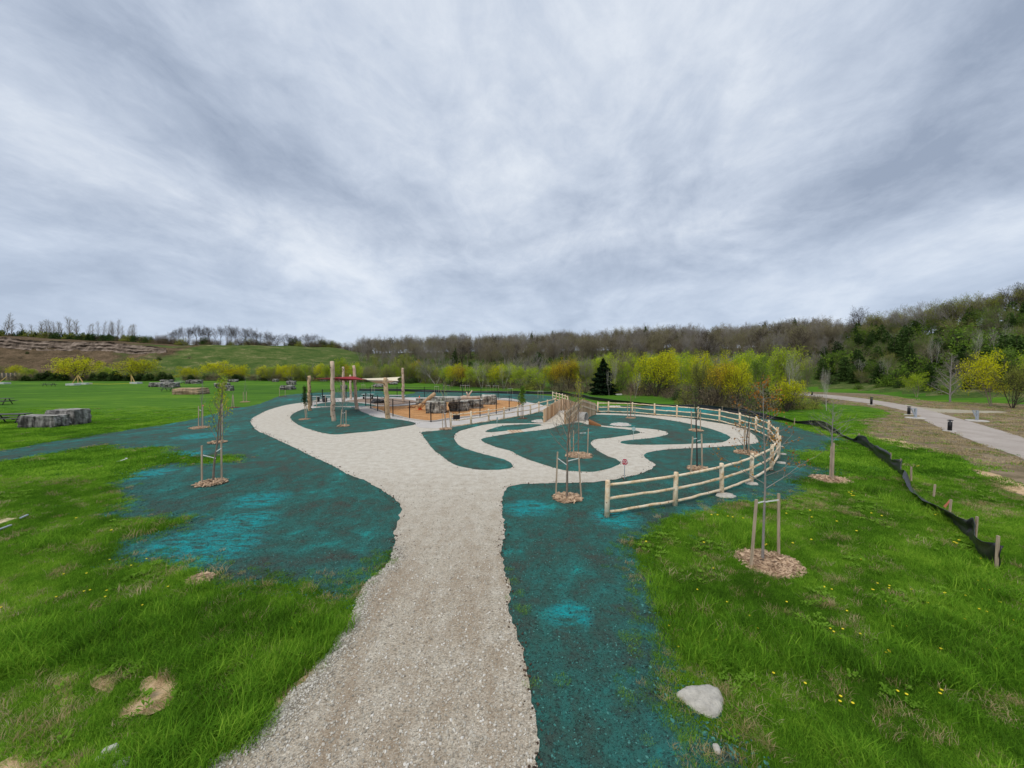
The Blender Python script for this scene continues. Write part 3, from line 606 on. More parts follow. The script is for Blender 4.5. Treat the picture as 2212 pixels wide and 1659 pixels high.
# ------------------------------------------------------------------ trees
def rvec(R): return Vector((R.gauss(0, 1), R.gauss(0, 1), R.gauss(0, 1))).normalized()
def tree_meshes(seed, h, r0, kind='round', trunks=1, levels=3, nleaf=1600, leaf=0.16, clump=0.45, fork=0.3, spread=0.9, up=0.25, twigr=0.012, sides=5, kids=(7, 6, 5), lean=0.0, lfrac=1.0):
    """returns (wood MB, leaf vertex array, leaf faces)"""
    R = random.Random(seed); wood = MB(); tips = []
    def branch(p, d, ln, r, lv):
        k = 6 if lv == 0 else (4 if lv == 1 else 3)
        pts = [p.copy()]; rad = [r]; d = d.normalized()
        for i in range(k):
            d = (d + rvec(R) * (0.05 if lv == 0 else 0.16) + Vector((0, 0, up if lv else 0.05)) * 0.35).normalized()
            p = p + d * (ln / k); pts.append(p.copy())
            rad.append(max(twigr * 0.5, r * (1 - 0.80 * (i + 1) / k)))
        wood.tube(pts, rad, sides if lv == 0 else (4 if lv == 1 else 3), cap=False)
        if lv >= 1:
            for q in pts[2:]: tips.append((q, lv))
        if lv < levels:
            n = kids[min(lv, len(kids) - 1)]
            st = fork if lv == 0 else 0.25
            for c in range(n):
                f = st + (1 - st) * (c + R.random() * 0.8) / n
                f = min(f, 0.98); x = f * k; i0 = min(int(x), k - 1)
                q = pts[i0].lerp(pts[i0 + 1], x - i0); ax = (pts[i0 + 1] - pts[i0]).normalized()
                perp = rvec(R); perp = (perp - ax * perp.dot(ax)).normalized()
                if lv == 0:
                    a = c * 2.4 + R.random(); perp = Vector((math.cos(a), math.sin(a), 0)); perp = (perp - ax * perp.dot(ax)).normalized()
                if kind == 'round': L1 = ln * (0.62 if lv == 0 else 0.55) * (1.15 - 0.6 * f) * R.uniform(0.8, 1.2); sp = spread * (1.1 - 0.4 * f)
                elif kind == 'poplar': L1 = ln * 0.28 * (1.2 - 0.7 * f) * R.uniform(0.8, 1.2); sp = 0.45 * spread
                elif kind == 'vase': L1 = ln * 0.6 * R.uniform(0.8, 1.15) * (1.2 - 0.5 * f); sp = 0.6 * spread
                else: L1 = ln * 0.42 * (1.25 - f) * R.uniform(0.8, 1.2) * (1 if lv == 0 else 1.3); sp = 1.3 * spread
                rr = r * (1 - 0.8 * f) * 0.62
                branch(q, ax * (1.0 - 0.35 * min(sp, 1)) + perp * sp, L1, max(rr, twigr), lv + 1)
    for t in range(trunks):
        a = R.random() * 6.28; tl = (0.10 if trunks == 1 else R.uniform(0.25, 0.55)) + lean
        branch(Vector((0, 0, -0.05)) + (Vector((math.cos(a), math.sin(a), 0)) * 0.15 if trunks > 1 else Vector()), Vector((math.cos(a) * tl, math.sin(a) * tl, 1)), h * R.uniform(0.85, 1.0) * (0.80 if kind != 'poplar' else 0.95), r0 * (1 if trunks == 1 else 0.6), 0)
    nr = np.random.RandomState(seed)
    LV = LF = None
    if nleaf:
        T = np.array([tuple(t[0]) for t in tips if t[1] >= min(2, levels)] or [tuple(t[0]) for t in tips])
        T = T[T[:, 2] > h * 0.12]
        ncl = max(8, int(len(T) * lfrac)); T = T[nr.choice(len(T), min(ncl, len(T)), replace=False)]
        LV, LF = leaves(T[nr.randint(0, len(T), nleaf)] + nr.normal(0, clump, (nleaf, 3)) * (1, 1, 0.8), leaf, nr)
    return wood, LV, LF
def leaves(C, size, nr, aspect=0.6):
    n = len(C); a = nr.normal(size=(n, 3)); a /= np.linalg.norm(a, axis=1, keepdims=True)
    b = nr.normal(size=(n, 3)); b -= a * (a * b).sum(1, keepdims=True); b /= np.linalg.norm(b, axis=1, keepdims=True)
    s = size * nr.uniform(0.6, 1.3, (n, 1))
    V = np.stack([C - a * s * .5, C + b * s * aspect * .5, C + a * s * .5, C - b * s * aspect * .5], 1).reshape(-1, 3)
    F = np.arange(n * 4).reshape(-1, 4)
    return V, F
def conifer_meshes(seed, h, w, n=2600, size=0.3, spike=True):
    nr = np.random.RandomState(seed)
    z = h * (1 - np.sqrt(nr.uniform(0, 1, n))) * 0.97 + h * 0.03
    tier = 0.80 + 0.28 * np.sin(z / h * 46 + nr.uniform(0, 0.8, n))
    f = (1 - z / h)
    ang = nr.uniform(0, 2 * math.pi, n)
    lump = 1 + 0.16 * np.sin(ang * 3 + z * 1.7) + 0.12 * np.sin(ang * 7 - z * 2.3)
    r = w / 2 * (f ** (0.85 if spike else 0.5)) * tier * lump * np.sqrt(nr.uniform(0.35, 1, n))
    C = np.stack([r * np.cos(ang), r * np.sin(ang), z - 0.15 * r], 1) + nr.normal(0, 0.05, (n, 3))
    out = np.stack([np.cos(ang), np.sin(ang), -0.25 * np.ones(n)], 1)
    a = out + nr.normal(0, 0.45, (n, 3)); a /= np.linalg.norm(a, axis=1, keepdims=True)
    b = nr.normal(size=(n, 3)); b -= a * (a * b).sum(1, keepdims=True); b /= np.linalg.norm(b, axis=1, keepdims=True)
    s = size * nr.uniform(0.6, 1.3, (n, 1))
    V = np.stack([C - a * s * .5, C + b * s * .3, C + a * s * .6, C - b * s * .3], 1).reshape(-1, 3)
    wood = MB().tube([(0, 0, -0.1), (0, 0, h * 0.5), (0, 0, h * 0.97)], [w * 0.04 + 0.03, w * 0.025 + 0.02, 0.01], 6)
    return wood, V, np.arange(n * 4).reshape(-1, 4)
def bush_meshes(seed, h, w, n=1200, size=0.16):
    nr = np.random.RandomState(seed); R = random.Random(seed); wood = MB()
    for k in range(14):
        a = R.random() * 6.28; q = R.uniform(0.2, 0.5) * w
        wood.tube([(0.1 * math.cos(a), 0.1 * math.sin(a), -0.05), (q * .5 * math.cos(a), q * .5 * math.sin(a), h * .5), (q * math.cos(a + .3), q * math.sin(a + .3), h * R.uniform(.6, 1))], [0.03, 0.02, 0.008], 4, False)
    d = nr.normal(size=(n, 3)); d /= np.linalg.norm(d, axis=1, keepdims=True); d[:, 2] = np.abs(d[:, 2])
    lump = 1 + 0.2 * np.sin(d[:, 0] * 6 + seed) * np.cos(d[:, 1] * 5) + 0.15 * np.sin(d[:, 2] * 9)
    C = d * (nr.uniform(0.15, 1, (n, 1)) ** 0.5) * lump[:, None] * (w / 2, w / 2, h)
    V, F = leaves(C, size, nr, 0.7)
    return wood, V, F
PROTO = {}
def proto(key, fn, bark, leafm, **kw):
    wood, LV, LF = fn(**kw)
    wm = wood.mesh('trunk', M[bark], True)
    lm = mesh_np('crown', LV, [LF], [M[leafm]]) if LV is not None else None
    PROTO[key] = (wm, lm, kw.get('h', 1.0))
T_ = tree_meshes
proto('willow', T_, 'barkdark', 'l_yellow', seed=1, h=6, r0=.16, kind='round', trunks=5, kids=(8, 6, 4), nleaf=5200, leaf=.17, clump=.26, fork=.2, spread=1.0)
proto('willow2', T_, 'barkdark', 'l_amber', seed=2, h=6, r0=.14, kind='vase', trunks=6, kids=(8, 5, 4), nleaf=5200, leaf=.15, clump=.26, fork=.15, spread=1.0)
proto('lime', T_, 'bark', 'l_lime', seed=3, h=6, r0=.12, kind='round', trunks=2, kids=(11, 6, 4), nleaf=4200, leaf=.17, clump=.26, fork=.18)
proto('lime2', T_, 'barkpoplar', 'l_lime', seed=4, h=6, r0=.10, kind='poplar', trunks=3, kids=(16, 5, 3), nleaf=3000, leaf=.15, clump=.22, fork=.12, spread=1.2)
proto('olive', T_, 'bark', 'l_olive', seed=5, h=6, r0=.10, kind='vase', trunks=4, kids=(10, 6, 4), nleaf=3400, leaf=.14, clump=.25, fork=.15)
proto('bare', T_, 'bark', 'l_grey', seed=6, h=8, r0=.14, kind='round', trunks=1, kids=(12, 7, 5), nleaf=900, leaf=.09, clump=.15, fork=.28, twigr=.012, up=.45)
proto('bare2', T_, 'barkpoplar', 'l_grey', seed=7, h=8, r0=.13, kind='vase', trunks=2, kids=(11, 7, 5), nleaf=900, leaf=.09, clump=.15, fork=.3, twigr=.012, up=.5)
proto('oak', T_, 'barkdark', 'l_brown', seed=8, h=9, r0=.24, kind='round', trunks=1, kids=(12, 8, 6), nleaf=500, leaf=.10, clump=.12, fork=.42, twigr=.02, spread=1.1, up=.3)
proto('oak2', T_, 'barkdark', 'l_brown', seed=9, h=9, r0=.2, kind='vase', trunks=1, kids=(11, 8, 6), nleaf=500, leaf=.10, clump=.12, fork=.45, twigr=.02, spread=1.3, up=.35)
proto('poplar', T_, 'barkpoplar', 'l_grey', seed=10, h=10, r0=.12, kind='poplar', trunks=1, kids=(26, 6, 3), nleaf=500, leaf=.12, clump=.1, fork=.22, twigr=.012, levels=2)
proto('birch', T_, 'barkpale', 'l_lime', seed=11, h=7, r0=.085, kind='vase', trunks=2, kids=(9, 5, 3), nleaf=420, leaf=.10, clump=.2, fork=.4, twigr=.008, up=.4)
proto('birchbare', T_, 'barkpale', 'l_grey', seed=12, h=6, r0=.08, kind='vase', trunks=3, kids=(7, 4, 3), nleaf=160, leaf=.07, clump=.2, fork=.35, twigr=.008, up=.4)
proto('bleached', T_, 'barkpoplar', 'l_grey', seed=13, h=8, r0=.13, kind='cone', trunks=1, kids=(20, 7, 3), nleaf=200, leaf=.07, clump=.15, fork=.1, twigr=.012, up=.15)
proto('spruce', conifer_meshes, 'barkdark', 'l_spruce', seed=14, h=6, w=3.6, n=5200, size=.3)
proto('cedar', conifer_meshes, 'barkdark', 'l_cedar', seed=15, h=5, w=3.0, n=2600, size=.3, spike=False)
proto('cedar2', conifer_meshes, 'barkdark', 'l_cedar', seed=16, h=6, w=3.2, n=2600, size=.32, spike=True)
proto('shrub', bush_meshes, 'barkdark', 'l_olive', seed=17, h=1.6, w=2.6, n=1300, size=.13)
proto('shrubdark', bush_meshes, 'barkdark', 'l_cedar', seed=18, h=1.6, w=2.4, n=1300, size=.16)
proto('thicket', bush_meshes, 'barkdark', 'l_brown', seed=19, h=1.8, w=3.0, n=900, size=.09)
def proto_h(k):
    wm, lm, h = PROTO[k]; z = max((v.co.z for v in (lm or wm).vertices)); return z
PH = {k: proto_h(k) for k in PROTO}
def proto_w(k):
    me = PROTO[k][1] or PROTO[k][0]; xs = sorted(v.co.x for v in me.vertices); n = len(xs); return xs[int(n * .98)] - xs[int(n * .02)]
PW = {k: proto_w(k) for k in PROTO}
_tr = random.Random(77)
def tree(key, u, Y, vtop, label, cat='tree', group=None, leafm=None, w=None, name=None, barkm=None, base=None):
    """a tree whose foot stands on the terrain Y metres ahead at photograph column u; top reaches vtop"""
    wm, lm, _ = PROTO[key]
    x = (u - CU) / FPX * Y * math.cos(TH)
    z = H(x, Y) if base is None else base
    top = P(u, vtop, Y).z; hh = max(0.8, top - z); s = hh / PH[key]
    sw = s if w is None else (w / FPX * Y) / PW[key]
    nm = name or {'spruce': 'spruce_tree', 'cedar': 'cedar_tree', 'cedar2': 'cedar_tree', 'shrub': 'shrub', 'shrubdark': 'shrub', 'thicket': 'shrub', 'willow': 'willow_tree', 'willow2': 'willow_tree', 'poplar': 'poplar_tree', 'birch': 'birch_tree', 'birchbare': 'birch_tree'}.get(key, 'bare_tree' if key[:3] in ('bar', 'oak', 'ble') else 'leafy_tree')
    e = empty(nm, (x, Y, z), label, cat, group, _tr.random() * 6.28); e.scale = (sw, sw, s)
    o = put('trunk', wm, e)
    if barkm: o.material_slots[0].link = 'OBJECT'; o.material_slots[0].material = M[barkm]
    if lm:
        o = put('crown', lm, e)
        if leafm: o.material_slots[0].link = 'OBJECT'; o.material_slots[0].material = M[leafm]
    return e
TREES = [
 # u, Y, vtop, key, leaf, width px, label
 (172, 132, 767, 'willow', 'l_yellow', 82, 'large round golden yellow willow standing below the rock face'),
 (295, 132, 770, 'willow', 'l_yellow', 74, 'broad yellow willow with an orange cast, second below the rock face'),
 (148, 140, 788, 'lime', 'l_amber', 30, 'small amber bush peeping out beside the large golden willow'),
 (22, 136, 786, 'lime', 'l_yellow', 32, 'dull yellow tree near the far left fence boards'),
 (4, 140, 784, 'olive', 'l_olive', 24, 'olive tree cut by the left picture edge behind the fence boards'),
 (65, 136, 791, 'lime', 'l_lime', 24, 'little lime bush between the fence boards and the dark cedars'),
 (228, 138, 788, 'lime', 'l_lime', 32, 'loose yellow green tree between the two big yellow willows'),
 (205, 136, 800, 'olive', 'l_lime', 20, 'small green sapling clump right beside the golden willow'),
 (355, 136, 792, 'olive', 'l_lime', 34, 'hazy olive yellow tree right of the second yellow willow'),
 (395, 134, 790, 'lime', 'l_yellow', 36, 'low wide yellow tree above the grouped boulders'),
 (425, 134, 788, 'lime2', 'l_yellow', 18, 'narrow yellow tree next to the low wide yellow one'),
 (457, 133, 776, 'lime', 'l_yellow', 60, 'tall yellow tree with orange tips above the tan stone block'),
 (492, 136, 793, 'willow2', 'l_amber', 24, 'small orange brown tree right of the tall yellow one'),
 (510, 136, 792, 'lime', 'l_amber', 24, 'little orange tree with a dark bush at its foot'),
 (530, 134, 785, 'lime', 'l_yellow', 36, 'bright yellow tree left of the low shrub row'),
 (561, 130, 787, 'lime', 'l_yellow', 24, 'yellow tree at the start of the dense small tree row'),
 (580, 130, 790, 'lime2', 'l_olive', 22, 'dull olive tree in the small tree row'),
 (605, 130, 786, 'lime', 'l_yellow', 26, 'orange yellow tree in the row left of the tallest log post'),
 (628, 128, 784, 'lime2', 'l_yellow', 24, 'upright yellow tree in the row left of the tallest log post'),
 (648, 128, 788, 'lime', 'l_olive', 24, 'olive tree standing behind the short end log post'),
 (664, 128, 783, 'lime2', 'l_lime', 24, 'slim lime tree just above the short end log post'),
 (684, 126, 782, 'lime', 'l_yellow', 28, 'yellow green tree between the short end post and the tallest post'),
 (704, 126, 784, 'lime', 'l_lime', 26, 'lime tree touching the left side of the tallest log post'),
 (728, 124, 790, 'lime', 'l_lime', 22, 'low lime tree just right of the tallest log post'),
 (746, 118, 769, 'lime', 'l_lime', 38, 'rounded fresh green tree rising above the shade sails'),
 (751, 116, 784, 'lime2', 'l_amber', 13, 'slim orange sapling in front of the rounded green tree'),
 (777, 116, 780, 'lime', 'l_lime', 34, 'fresh green tree right behind the leaning log post'),
 (802, 118, 790, 'olive', 'l_olive', 34, 'grey olive tree above the red sail tip'),
 (826, 116, 786, 'olive', 'l_olive', 36, 'olive tree above the cream sail'),
 (852, 114, 776, 'olive', 'l_lime', 36, 'taller olive green tree left of the farthest log post'),
 (880, 112, 768, 'olive', 'l_olive', 46, 'large soft olive green tree behind the farthest log post'),
 (899, 116, 773, 'willow2', 'l_amber', 34, 'orange tinted tree top among the olive trees'),
 (922, 108, 776, 'olive', 'l_lime', 40, 'olive green tree left of the grey bare tree'),
 (941, 104, 766, 'bare2', None, 46, 'tall grey bare tree between olive and lime trees'),
 (958, 92, 786, 'lime', 'l_lime', 34, 'lime tree at the left end of the nearer tree clump'),
 (976, 90, 781, 'lime', 'l_yellow', 36, 'bright yellow green tree in the nearer clump over the rock climbing blocks'),
 (993, 88, 784, 'willow2', 'l_amber', 34, 'orange yellow tree in the nearer clump over the rock climbing blocks'),
 (1016, 88, 786, 'lime', 'l_lime', 34, 'lime tree between the orange yellow tree and the white birch'),
 (1041, 84, 778, 'birch', 'l_lime', 34, 'thin white trunk birch above the rock climbing blocks'),
 (1062, 86, 787, 'lime2', 'l_lime', 34, 'soft lime tree right of the thin white birch'),
 (1088, 80, 778, 'birch', 'l_lime', 32, 'forked pale trunk birch above the far fence corner'),
 (1086, 86, 783, 'lime', 'l_yellow', 44, 'yellow green tree behind the forked birch'),
 (1120, 84, 785, 'lime', 'l_lime', 40, 'lime tree behind the leafy green sapling'),
 (1146, 84, 757, 'bare2', None, 40, 'tall thin bare tree left of the orange gold tree'),
 (1164, 80, 798, 'bare', 'l_grey', 30, 'small bare grey tree beside the tall thin one'),
 (1172, 76, 786, 'lime2', 'l_lime', 30, 'green small tree just left of the orange gold tree'),
 (1196, 74, 778, 'willow2', 'l_amber', 42, 'left crown of the orange gold willow behind the bridge'),
 (1222, 74, 767, 'willow2', 'l_amber', 50, 'tall orange gold willow behind the bridge'),
 (1248, 74, 774, 'lime', 'l_lime', 44, 'soft green tree right against the orange gold willow'),
 (1272, 74, 764, 'bare2', 'l_olive', 34, 'twiggy olive tree left of the dark spruce'),
 (1296, 80, 757, 'lime', 'l_lime', 50, 'pale lime tree directly behind the dark spruce'),
 (1303, 64, 772.5, 'spruce', None, 47, 'single dark conical spruce at the lawn edge'),
 (1316, 62, 796, 'birchbare', None, 16, 'thin white stem in front of the dark spruce'),
 (1330, 66, 770, 'birch', 'l_olive', 28, 'leaning pale stem birch just right of the dark spruce'),
 (1356, 76, 749, 'olive', 'l_olive', 58, 'tall brownish olive tree behind the bare white birch'),
 (1343, 66, 795, 'shrub', 'l_green', 30, 'low green shrub right of the dark spruce'),
 (1373, 57, 800, 'birchbare', None, 26, 'bare forked white birch at the lawn edge'),
 (1385, 72, 768, 'lime', 'l_lime', 36, 'soft lime tree behind the bare forked birch'),
 (1418, 60, 751, 'willow', 'l_yellow', 84, 'big bright yellow tree with dark spreading limbs'),
 (1456, 62, 747, 'lime', 'l_yellow', 50, 'right hand tall crown of the bright yellow trees'),
 (1487, 62, 764, 'lime', 'l_lime', 42, 'thin lime tree right of the big bright yellow tree'),
 (1516, 58, 751, 'lime2', 'l_yellow', 26, 'pointed yellow tree top between yellow and amber crowns'),
 (1522, 45, 772, 'willow2', 'l_olive', 60, 'amber olive willow bush behind the curving fence'),
 (1556, 43, 768, 'willow2', 'l_amber', 62, 'amber willow bush with dark stems behind the fence'),
 (1548, 60, 749, 'lime2', 'l_yellow', 30, 'pale yellow spire behind the amber bushes'),
 (1592, 42, 770, 'willow', 'l_yellow', 54, 'bright yellow willow with dark upright stems'),
 (1604, 54, 750, 'lime', 'l_lime', 60, 'tall green yellow crown behind the bright yellow willow'),
 (1632, 50, 757, 'lime', 'l_green', 46, 'fresh green tree left of the white forked birch'),
 (1659, 56, 762, 'lime', 'l_lime', 44, 'soft green tree above the right bend of the fence'),
 (1676, 60, 744, 'lime', 'l_lime', 46, 'lime tree left of the white forked birch'),
 (1708, 50, 752, 'birch', 'l_green', 56, 'white forked birch with fresh green leaves'),
 (1702, 39, 812, 'willow', 'l_yellow', 66, 'round yellow willow bush near the fence bend'),
 (1733, 56, 780, 'olive', 'l_green', 34, 'green bush right of the white forked birch'),
 (1789, 40, 790, 'birchbare', None, 46, 'leaning bare birch beside the tarmac track'),
 (1984, 58, 800, 'lime', 'l_lime', 42, 'bright lime shrub on the slope above the bollards'),
 (2056, 50, 758, 'bleached', None, 62, 'bleached bare tree standing by the tarmac track'),
 (2148, 44, 748, 'lime', 'l_yellow', 70, 'tall yellow tree at the foot of the cedar slope'),
 (2192, 42, 775, 'willow2', 'l_olive', 66, 'olive yellow bush at the far right edge'),
 (2230, 44, 720, 'lime', 'l_lime', 70, 'lime tree cut by the right picture edge'),
]
for (u, Y, vt, key, lm, wpx, lb) in TREES:
    tree(key, u, Y, vt, lb, 'tree', leafm=lm, w=wpx)
# dark small cedars along the far field edge, each with its own place
for (u, Y, vt, wd, lb) in ((54, 128, 811, 17, 'low dark round cedar by the fence boards, alone on the field edge'), (86, 130, 805, 24, 'dark cedar at the left end of the four standing together'), (103, 131, 800, 22, 'tallest dark cedar of the four standing together'),
        (120, 130, 805, 22, 'dark cedar third of the four standing together'), (137, 130, 806, 20, 'dark cedar beside the trunk of the golden willow'), (200, 130, 806, 14, 'narrow dark cedar just right of the golden willow'), (222, 129, 803, 26, 'dark cedar between the two big yellow willows, wider one'), (249, 129, 801, 24, 'dark cedar between the two big yellow willows, taller one'),
        (281, 129, 808, 20, 'dark cedar behind the leaning timber post'), (302, 129, 807, 22, 'dark cedar under the second yellow willow'), (322, 129, 806, 22, 'dark cedar at the right foot of the second yellow willow'), (350, 129, 803, 24, 'dark cedar left of the grouped boulders'), (367, 129, 808, 13, 'tiny dark cedar above the grouped boulders'), (411, 130, 809, 14, 'tiny dark cedar above the single far boulder'), (508, 130, 808, 18, 'dark cedar above the farthest boulder')):
    tree('cedar', u, Y, vt, lb, 'tree', w=wd)
tree('shrubdark', 883, 108, 818, 'round dark green bush alone on the lawn beyond the farthest log post', 'bush', w=16)
ORD = ['first', 'second', 'third', 'fourth', 'fifth', 'sixth', 'seventh', 'eighth', 'ninth', 'tenth', 'eleventh', 'twelfth', 'thirteenth', 'fourteenth', 'fifteenth', 'sixteenth', 'seventeenth', 'eighteenth', 'nineteenth', 'twentieth']
ORD += ['twenty' + x for x in ORD[:9]] + ['thirtieth', 'thirtyfirst']
# skyline trees of the left plateau
R = random.Random(5)
g = 'bare oaks on the skyline of the green hill'
for k, (u, vt) in enumerate([(352, 718), (366, 714), (381, 711), (393, 706), (403, 702), (413, 701), (424, 700), (436, 701), (447, 702), (457, 703), (468, 703), (478, 700), (489, 701), (500, 699), (511, 701), (522, 703), (534, 706), (545, 708), (556, 711), (566, 712), (577, 711), (588, 714), (604, 719), (615, 720), (628, 719), (641, 720), (655, 721), (668, 720), (682, 719), (692, 722), (703, 728)]):
    ph_ = phi_u(u); r = from_t(ph_, 1.04 + R.random() * 0.12); tree(R.choice(['oak', 'oak2', 'bare', 'bare2']), u + R.uniform(-3, 3), r * math.cos(ph_), vt + R.uniform(-1.5, 3.5), ORD[k] + ' bare dark oak from the left in the row crowning the green hill', 'tree', g, w=R.uniform(15, 30), leafm='l_brown', barkm='barkdark')
g = 'pale bare poplars above the rock face'
for k, (u, vt) in enumerate([(8, 690), (17, 672), (27, 684), (60, 699), (72, 698), (86, 696), (99, 694), (107, 689), (114, 687), (122, 691), (131, 694), (140, 692), (152, 683), (159, 681), (166, 687), (174, 690), (190, 697), (201, 696), (214, 692), (222, 691), (232, 694), (241, 695), (249, 689), (256, 688), (264, 700), (276, 699), (284, 698), (293, 698)]):
    ph_ = phi_u(u); r = from_t(ph_, 1.10 + R.random() * 0.15); tree('poplar', u, r * math.cos(ph_), vt + R.uniform(-1, 1), ORD[k] + ' pale leafless poplar from the left above the rock face', 'tree', g, w=R.uniform(10, 15), barkm='barkpoplar')
# crest trees of the right hill that stand out singly
g = 'bare crest trees of the wooded right hill'
for k, (u, vt, key) in enumerate([(1640, 696, 'bare'), (1668, 694, 'bare2'), (1700, 690, 'bare'), (1726, 682, 'bare'), (1742, 690, 'bare2'), (1762, 693, 'oak'), (1785, 692, 'bare2'), (1808, 680, 'bare'), (1828, 690, 'bare2'), (1849, 660, 'oak2'), (1868, 676, 'bare'), (1890, 676, 'olive'), (1907, 667, 'olive'), (1928, 668, 'bare'), (1950, 660, 'olive'), (1968, 656, 'bare2'),
        (1990, 652, 'olive'), (2009, 648, 'bare2'), (2026, 650, 'olive'), (2047, 642, 'bare'), (2062, 638, 'willow2'), (2080, 634, 'bare2'), (2097, 629, 'olive'), (2118, 630, 'bare'), (2138, 628, 'willow2'), (2152, 630, 'oak'), (2170, 618, 'oak2'), (2190, 606, 'oak'), (2215, 598, 'oak2')]):
    ph_ = phi_u(u); r = from_t(ph_, 0.86 + R.random() * 0.1)
    tree(key, u, r * math.cos(ph_), vt, ORD[k] + (' crest tree from the left on the right hill, thinly leafed' if key not in ('oak', 'oak2') else ' crest tree from the left on the right hill, dark and bare'), 'tree', g, w=R.uniform(42, 62), leafm={'olive': 'l_olive', 'willow2': 'l_olive', 'bare': 'l_grey', 'bare2': 'l_olive'}.get(key))
# pale stems on the cedar slope
for (u, Yt, vt, wd, lb) in ((1862, .25, 770, 26, 'thin pale stemmed tree low on the cedar slope'), (1868 + 150, .3, 716, 30, 'pale bare tree halfway up the cedar slope'), (2112, .35, 700, 34, 'pale bare tree upslope of the tall yellow tree'), (2150, .4, 690, 36, 'pale forked tree high on the cedar slope'), (1916, .2, 766, 22, 'small lime tree among the low cedars')):
    ph_ = phi_u(u); r = from_t(ph_, Yt); tree('birch', u, r * math.cos(ph_), vt, lb, 'tree', w=wd, leafm='l_green')
# ------------------------------------------------------------------ scatter with geometry nodes (only for masses nobody could count)
def source(objs, name):
    c = bpy.data.collections.new(name)
    for o in objs:
        for cc in list(o.users_collection): cc.objects.unlink(o)
        c.objects.link(o)
    return c
_sets = 0
def src_mesh(key, leafm=None):
    """one joined mesh of a tree prototype: wood and leaves"""
    wm, lm, _ = PROTO[key]
    def arr(me):
        v = np.empty(len(me.vertices) * 3, np.float32); me.vertices.foreach_get('co', v); v = v.reshape(-1, 3)
        f = [tuple(p.vertices) for p in me.polygons]; return v, f
    v1, f1 = arr(wm); v2, f2 = arr(lm); n = len(v1)
    q = [f for f in f1 if len(f) == 4]; F = np.concatenate([np.array(q), np.array(f2) + n])
    mi = np.concatenate([np.zeros(len(q)), np.ones(len(f2))])
    me = mesh_np(key + '_mass', np.concatenate([v1, v2]), [F], [wm.materials[0], M[leafm] if leafm else lm.materials[0]], mi=mi)
    return bpy.data.objects.new(key + '_mass', me)
def scatter(name, pts, rot, scl, idx, coll, label):
    pts = np.asarray(pts, np.float32); n = len(pts)
    me = bpy.data.meshes.new(name); me.vertices.add(n); me.vertices.foreach_set('co', pts.ravel())
    for nm, ty, dat, key in (('rot', 'FLOAT_VECTOR', rot, 'vector'), ('scl', 'FLOAT_VECTOR', scl, 'vector'), ('idx', 'INT', idx, 'value')):
        a = me.attributes.new(nm, ty, 'POINT'); a.data.foreach_set(key, np.asarray(dat, np.float32 if ty != 'INT' else np.int32).ravel())
    o = put(name, me, label=label, kind='stuff')
    g = bpy.data.node_groups.new(name, 'GeometryNodeTree')
    g.interface.new_socket('Geometry', in_out='INPUT', socket_type='NodeSocketGeometry'); g.interface.new_socket('Geometry', in_out='OUTPUT', socket_type='NodeSocketGeometry')
    gi = g.nodes.new('NodeGroupInput'); go = g.nodes.new('NodeGroupOutput')
    ci = g.nodes.new('GeometryNodeCollectionInfo'); ci.inputs['Collection'].default_value = coll; ci.inputs['Separate Children'].default_value = True; ci.inputs['Reset Children'].default_value = True
    ip = g.nodes.new('GeometryNodeInstanceOnPoints'); ip.inputs['Pick Instance'].default_value = True
    def na(nm, ty):
        q = g.nodes.new('GeometryNodeInputNamedAttribute'); q.data_type = ty; q.inputs['Name'].default_value = nm; return q.outputs['Attribute']
    g.links.new(gi.outputs[0], ip.inputs['Points']); g.links.new(ci.outputs[0], ip.inputs['Instance'])
    g.links.new(na('idx', 'INT'), ip.inputs['Instance Index'])
    e2r = g.nodes.new('FunctionNodeEulerToRotation'); g.links.new(na('rot', 'FLOAT_VECTOR'), e2r.inputs[0]); g.links.new(e2r.outputs[0], ip.inputs['Rotation'])
    g.links.new(na('scl', 'FLOAT_VECTOR'), ip.inputs['Scale']); g.links.new(ip.outputs[0], go.inputs[0])
    md = o.modifiers.new('scatter', 'NODES'); md.node_group = g
    return o
nr = np.random.RandomState(11)
def forest(name, u0, u1, t0, t1, spacing, kinds, hmin, hmax, label, keep=None, flat=None):
    """kinds: list of (proto key, leaf material, weight)"""
    srcs = [src_mesh(k, m) for k, m, _ in kinds]
    for i, s in enumerate(srcs): s.name = '%02d_%s' % (i, s.name)
    coll = source(srcs, name)
    ph0, ph1 = phi_u(u0), phi_u(u1); pts = []
    N_ = 60000
    p = nr.uniform(ph0, ph1, N_); t = nr.uniform(t0, t1, N_)
    r = np.array(from_t(p, t)); area = abs(ph1 - ph0) * (r.mean()) * (np.abs(ridge(p) - feet(p)).mean() * (t1 - t0))
    n = min(N_, int(area / spacing ** 2)); x = r[:n] * np.sin(p[:n]); y = r[:n] * np.cos(p[:n])
    if keep is not None:
        m = keep(x, y, p[:n], t[:n]); x, y = x[m], y[m]
    n = len(x); z = height(x, y)
    wts = np.array([k[2] for k in kinds], float); idx = nr.choice(len(kinds), n, p=wts / wts.sum())
    hh = nr.uniform(hmin, hmax, n); ph = np.array([PH[k[0]] for k in kinds])[idx]
    s = hh / ph
    if flat: s3 = np.stack([s * flat, s * flat, s], 1)
    else: s3 = np.stack([s * nr.uniform(.85, 1.15, n), s * nr.uniform(.85, 1.15, n), s], 1)
    rot = np.stack([nr.normal(0, .03, n), nr.normal(0, .03, n), nr.uniform(0, 6.28, n)], 1)
    scatter(name, np.stack([x, y, z - 0.05], 1), rot, s3, idx, coll, label)
    return n
nf = 0
